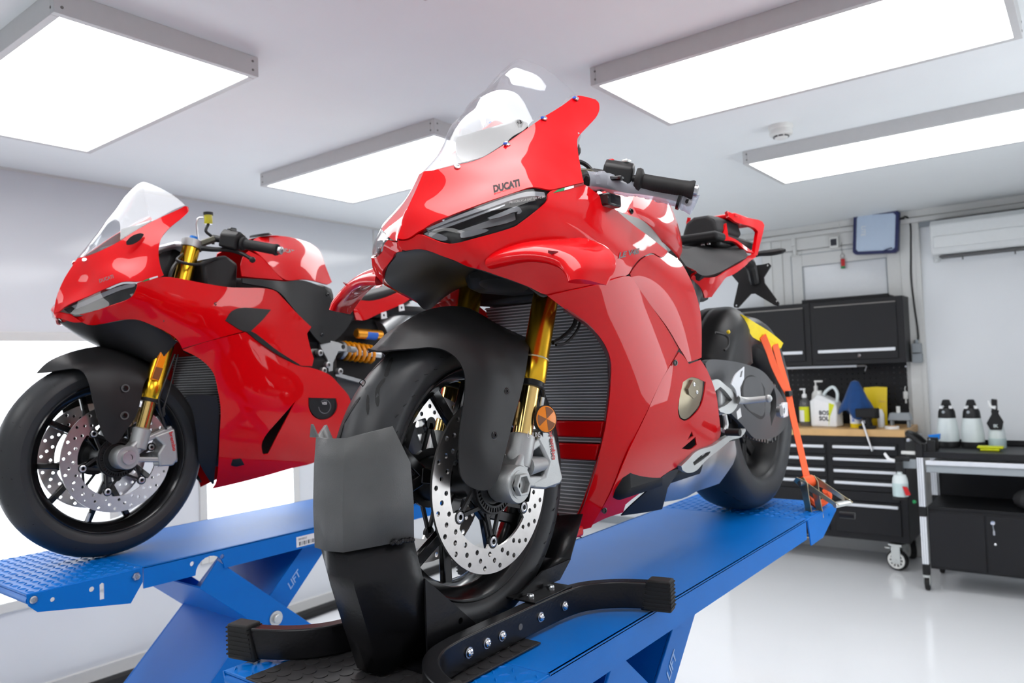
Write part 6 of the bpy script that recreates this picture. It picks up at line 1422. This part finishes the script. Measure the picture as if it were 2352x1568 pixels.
brake_disc(F2, -.078, .160, .114, 20, bike2, a0=.2, seg=6); brake_disc(F2, .078, .160, .114, 20, bike2, a0=.2, seg=6)
MB().cyl((.205*math.cos(-1.9), -.01, .297+.205*math.sin(-1.9)), (.17*math.cos(-1.9), -.012, .297+.17*math.sin(-1.9)), .005, n=8).build('valve', 'steel', bike2)
MB().tube([fk2(.60, 1)+Vector((.03, -.02, 0)), (.125, -.125, .52), (.10, -.13, .46), (.115, -.125, .40), (.13, -.115, .37)], .0035, 6, 5).build('brake_hose', 'cable_black', bike2)
MB().tube([fk2(.60, 1)+Vector((.04, -.02, 0)), (.14, -.125, .50), (.112, -.135, .43), (.115, -.13, .41)], .0025, 6, 5).cyl((.117, -.13, .415), (.113, -.131, .437), .004, n=8).build('sensor_lead', 'cable_black', bike2)
# shock absorber, linkage, rear end
MB().box(.82, 1.26, -.02, .06, .46, .76).build('rear_subframe', 'black_matt', bike2, bev=.02)
sh0, sh1 = L3(D['b_shock'][0]), L3(D['b_shock'][1]); d_ = (sh1-sh0).normalized(); e1, e2, _ = frame(d_)
MB().cyl(sh0-d_*.03, sh1+d_*.05, .018, n=18).build('shock_body', 'steel', bike2)
MB().lathe([(.034, -.004), (.036, 0), (.036, .010), (.020, .012)], sh0-d_*.012, d_, 24).build('spring_seat', 'cast_alu', bike2)
MB().tube([sh0+d_*(.15*i/60)+(e1*math.cos(i*.62)+e2*math.sin(i*.62))*.033 for i in range(61)], .0075, 8).build('shock_spring', 'spring_amber', bike2)
q0, q1 = L3(D['b_shres'][0]), L3(D['b_shres'][1])
rs2 = MB().lathe([(.016, -.01), (.020, -.006), (.0205, 0), (.0205, (q1-q0).length)], q0, q1-q0, 22).build('shock_reservoir', 'reservoir_amber', bike2)
MB().lathe([(.0209, .035), (.0209, .09)], q0, q1-q0, 10, a0=R(160), a1=R(330)).build('reservoir_label', 'print_blue', rs2)
cst = MB().prism([(p[0], p[2]) for p in D['b_cast']], (0, -.135, 0), (1, 0, 0), (0, 0, 1), (0, .02, 0), [ring(.009, 12, 0, .815, .622)]).build('footrest_casting', 'cast_alu', bike2, bev=.004)
MB().cyl((.835, -.14, .614), (.88, -.12, .612), .012, n=14).build('shock_eye', 'cast_alu', cst)
MB().box(.66, .80, -.12, .10, .44, .64).build('gearbox', 'steel_dark', bike2, bev=.02)
for a in ((.70, .60), (.735, .555), (.715, .535), (.79, .53)): MB().lathe([(.012, 0), (.012, .02), (.006, .022), (.006, .012), (.0001, .012)], (a[0], -.125, a[1]), (0, -1, 0), 14).build('engine_boss', 'cast_alu', bike2)
MB().bar((.76, -.12, .525), (.99, -.10, .47), .014, .014).build('linkage_rod', 'steel', bike2)
MB().cyl((1.10, -.02, .70), (1.26, -.02, .80), .045, n=26).build('exhaust_outlet', 'muffler', bike2)
MB().box(1.02, 1.10, -.085, -.065, .745, .785).build('tail_bracket', 'black_matt', bike2, bev=.003)
for x, z in ((1.03, .765), (1.13, .80)): MB().prism([(0, 0), (.03, .005), (.026, .032), (.0, .026)], (x, -.118, z-.03), (1, 0, 0), (0, 0, 1), (0, .004, 0), [ring(.006, 8, 0, .014, .016)]).build('bracket_tab', 'decal_white', bike2)
for s in (-1, 1): MB().bar((.80, s*.06, .48), (1.47, s*.115, .33), .04, .09).build('swingarm_leg', 'graphite', bike2, bev=.01)
RC2 = (1.465, 0, .318)
MB().lathe(tyre_prof(.318, .185), RC2, (0, 1, 0), 64, closed=True).build('rear_tyre', 'tyre', bike2, smooth=60); rim_ring(RC2, .175, bike2, 'black_satin'); spokes(RC2, 5, bike2, wy=.045); hub(RC2, .15, bike2, .04)
def decal2(key, s, h, m, shear=0., bold=.02, up=(.2, 0, 1)):
    a, b = L3(D[key][0]), L3(D[key][-1]); return text('lettering', s, h, a, b-a, Vector(up), m, bike2, shear=shear, bold=bold, width=(b-a).length)
decal2('b_duc', 'DUCATI', .012, 'decal_grey', .2, .03, up=(.3, .4, 1)); decal2('b_pan', 'PANIGALE V2S', .011, 'decal_black', .35, .02, up=(.1, .05, 1))
fg = [L3(p)+Vector((0, -.002, 0)) for p in D['b_flag']]
for q, m in (([0, 1, 4, 5], 'decal_green'), ([1, 2, 3, 4], 'decal_white')): MB().add([fg[i] for i in q], [(0, 1, 2, 3)]).build('flag_stripe', m, bike2, smooth=0)
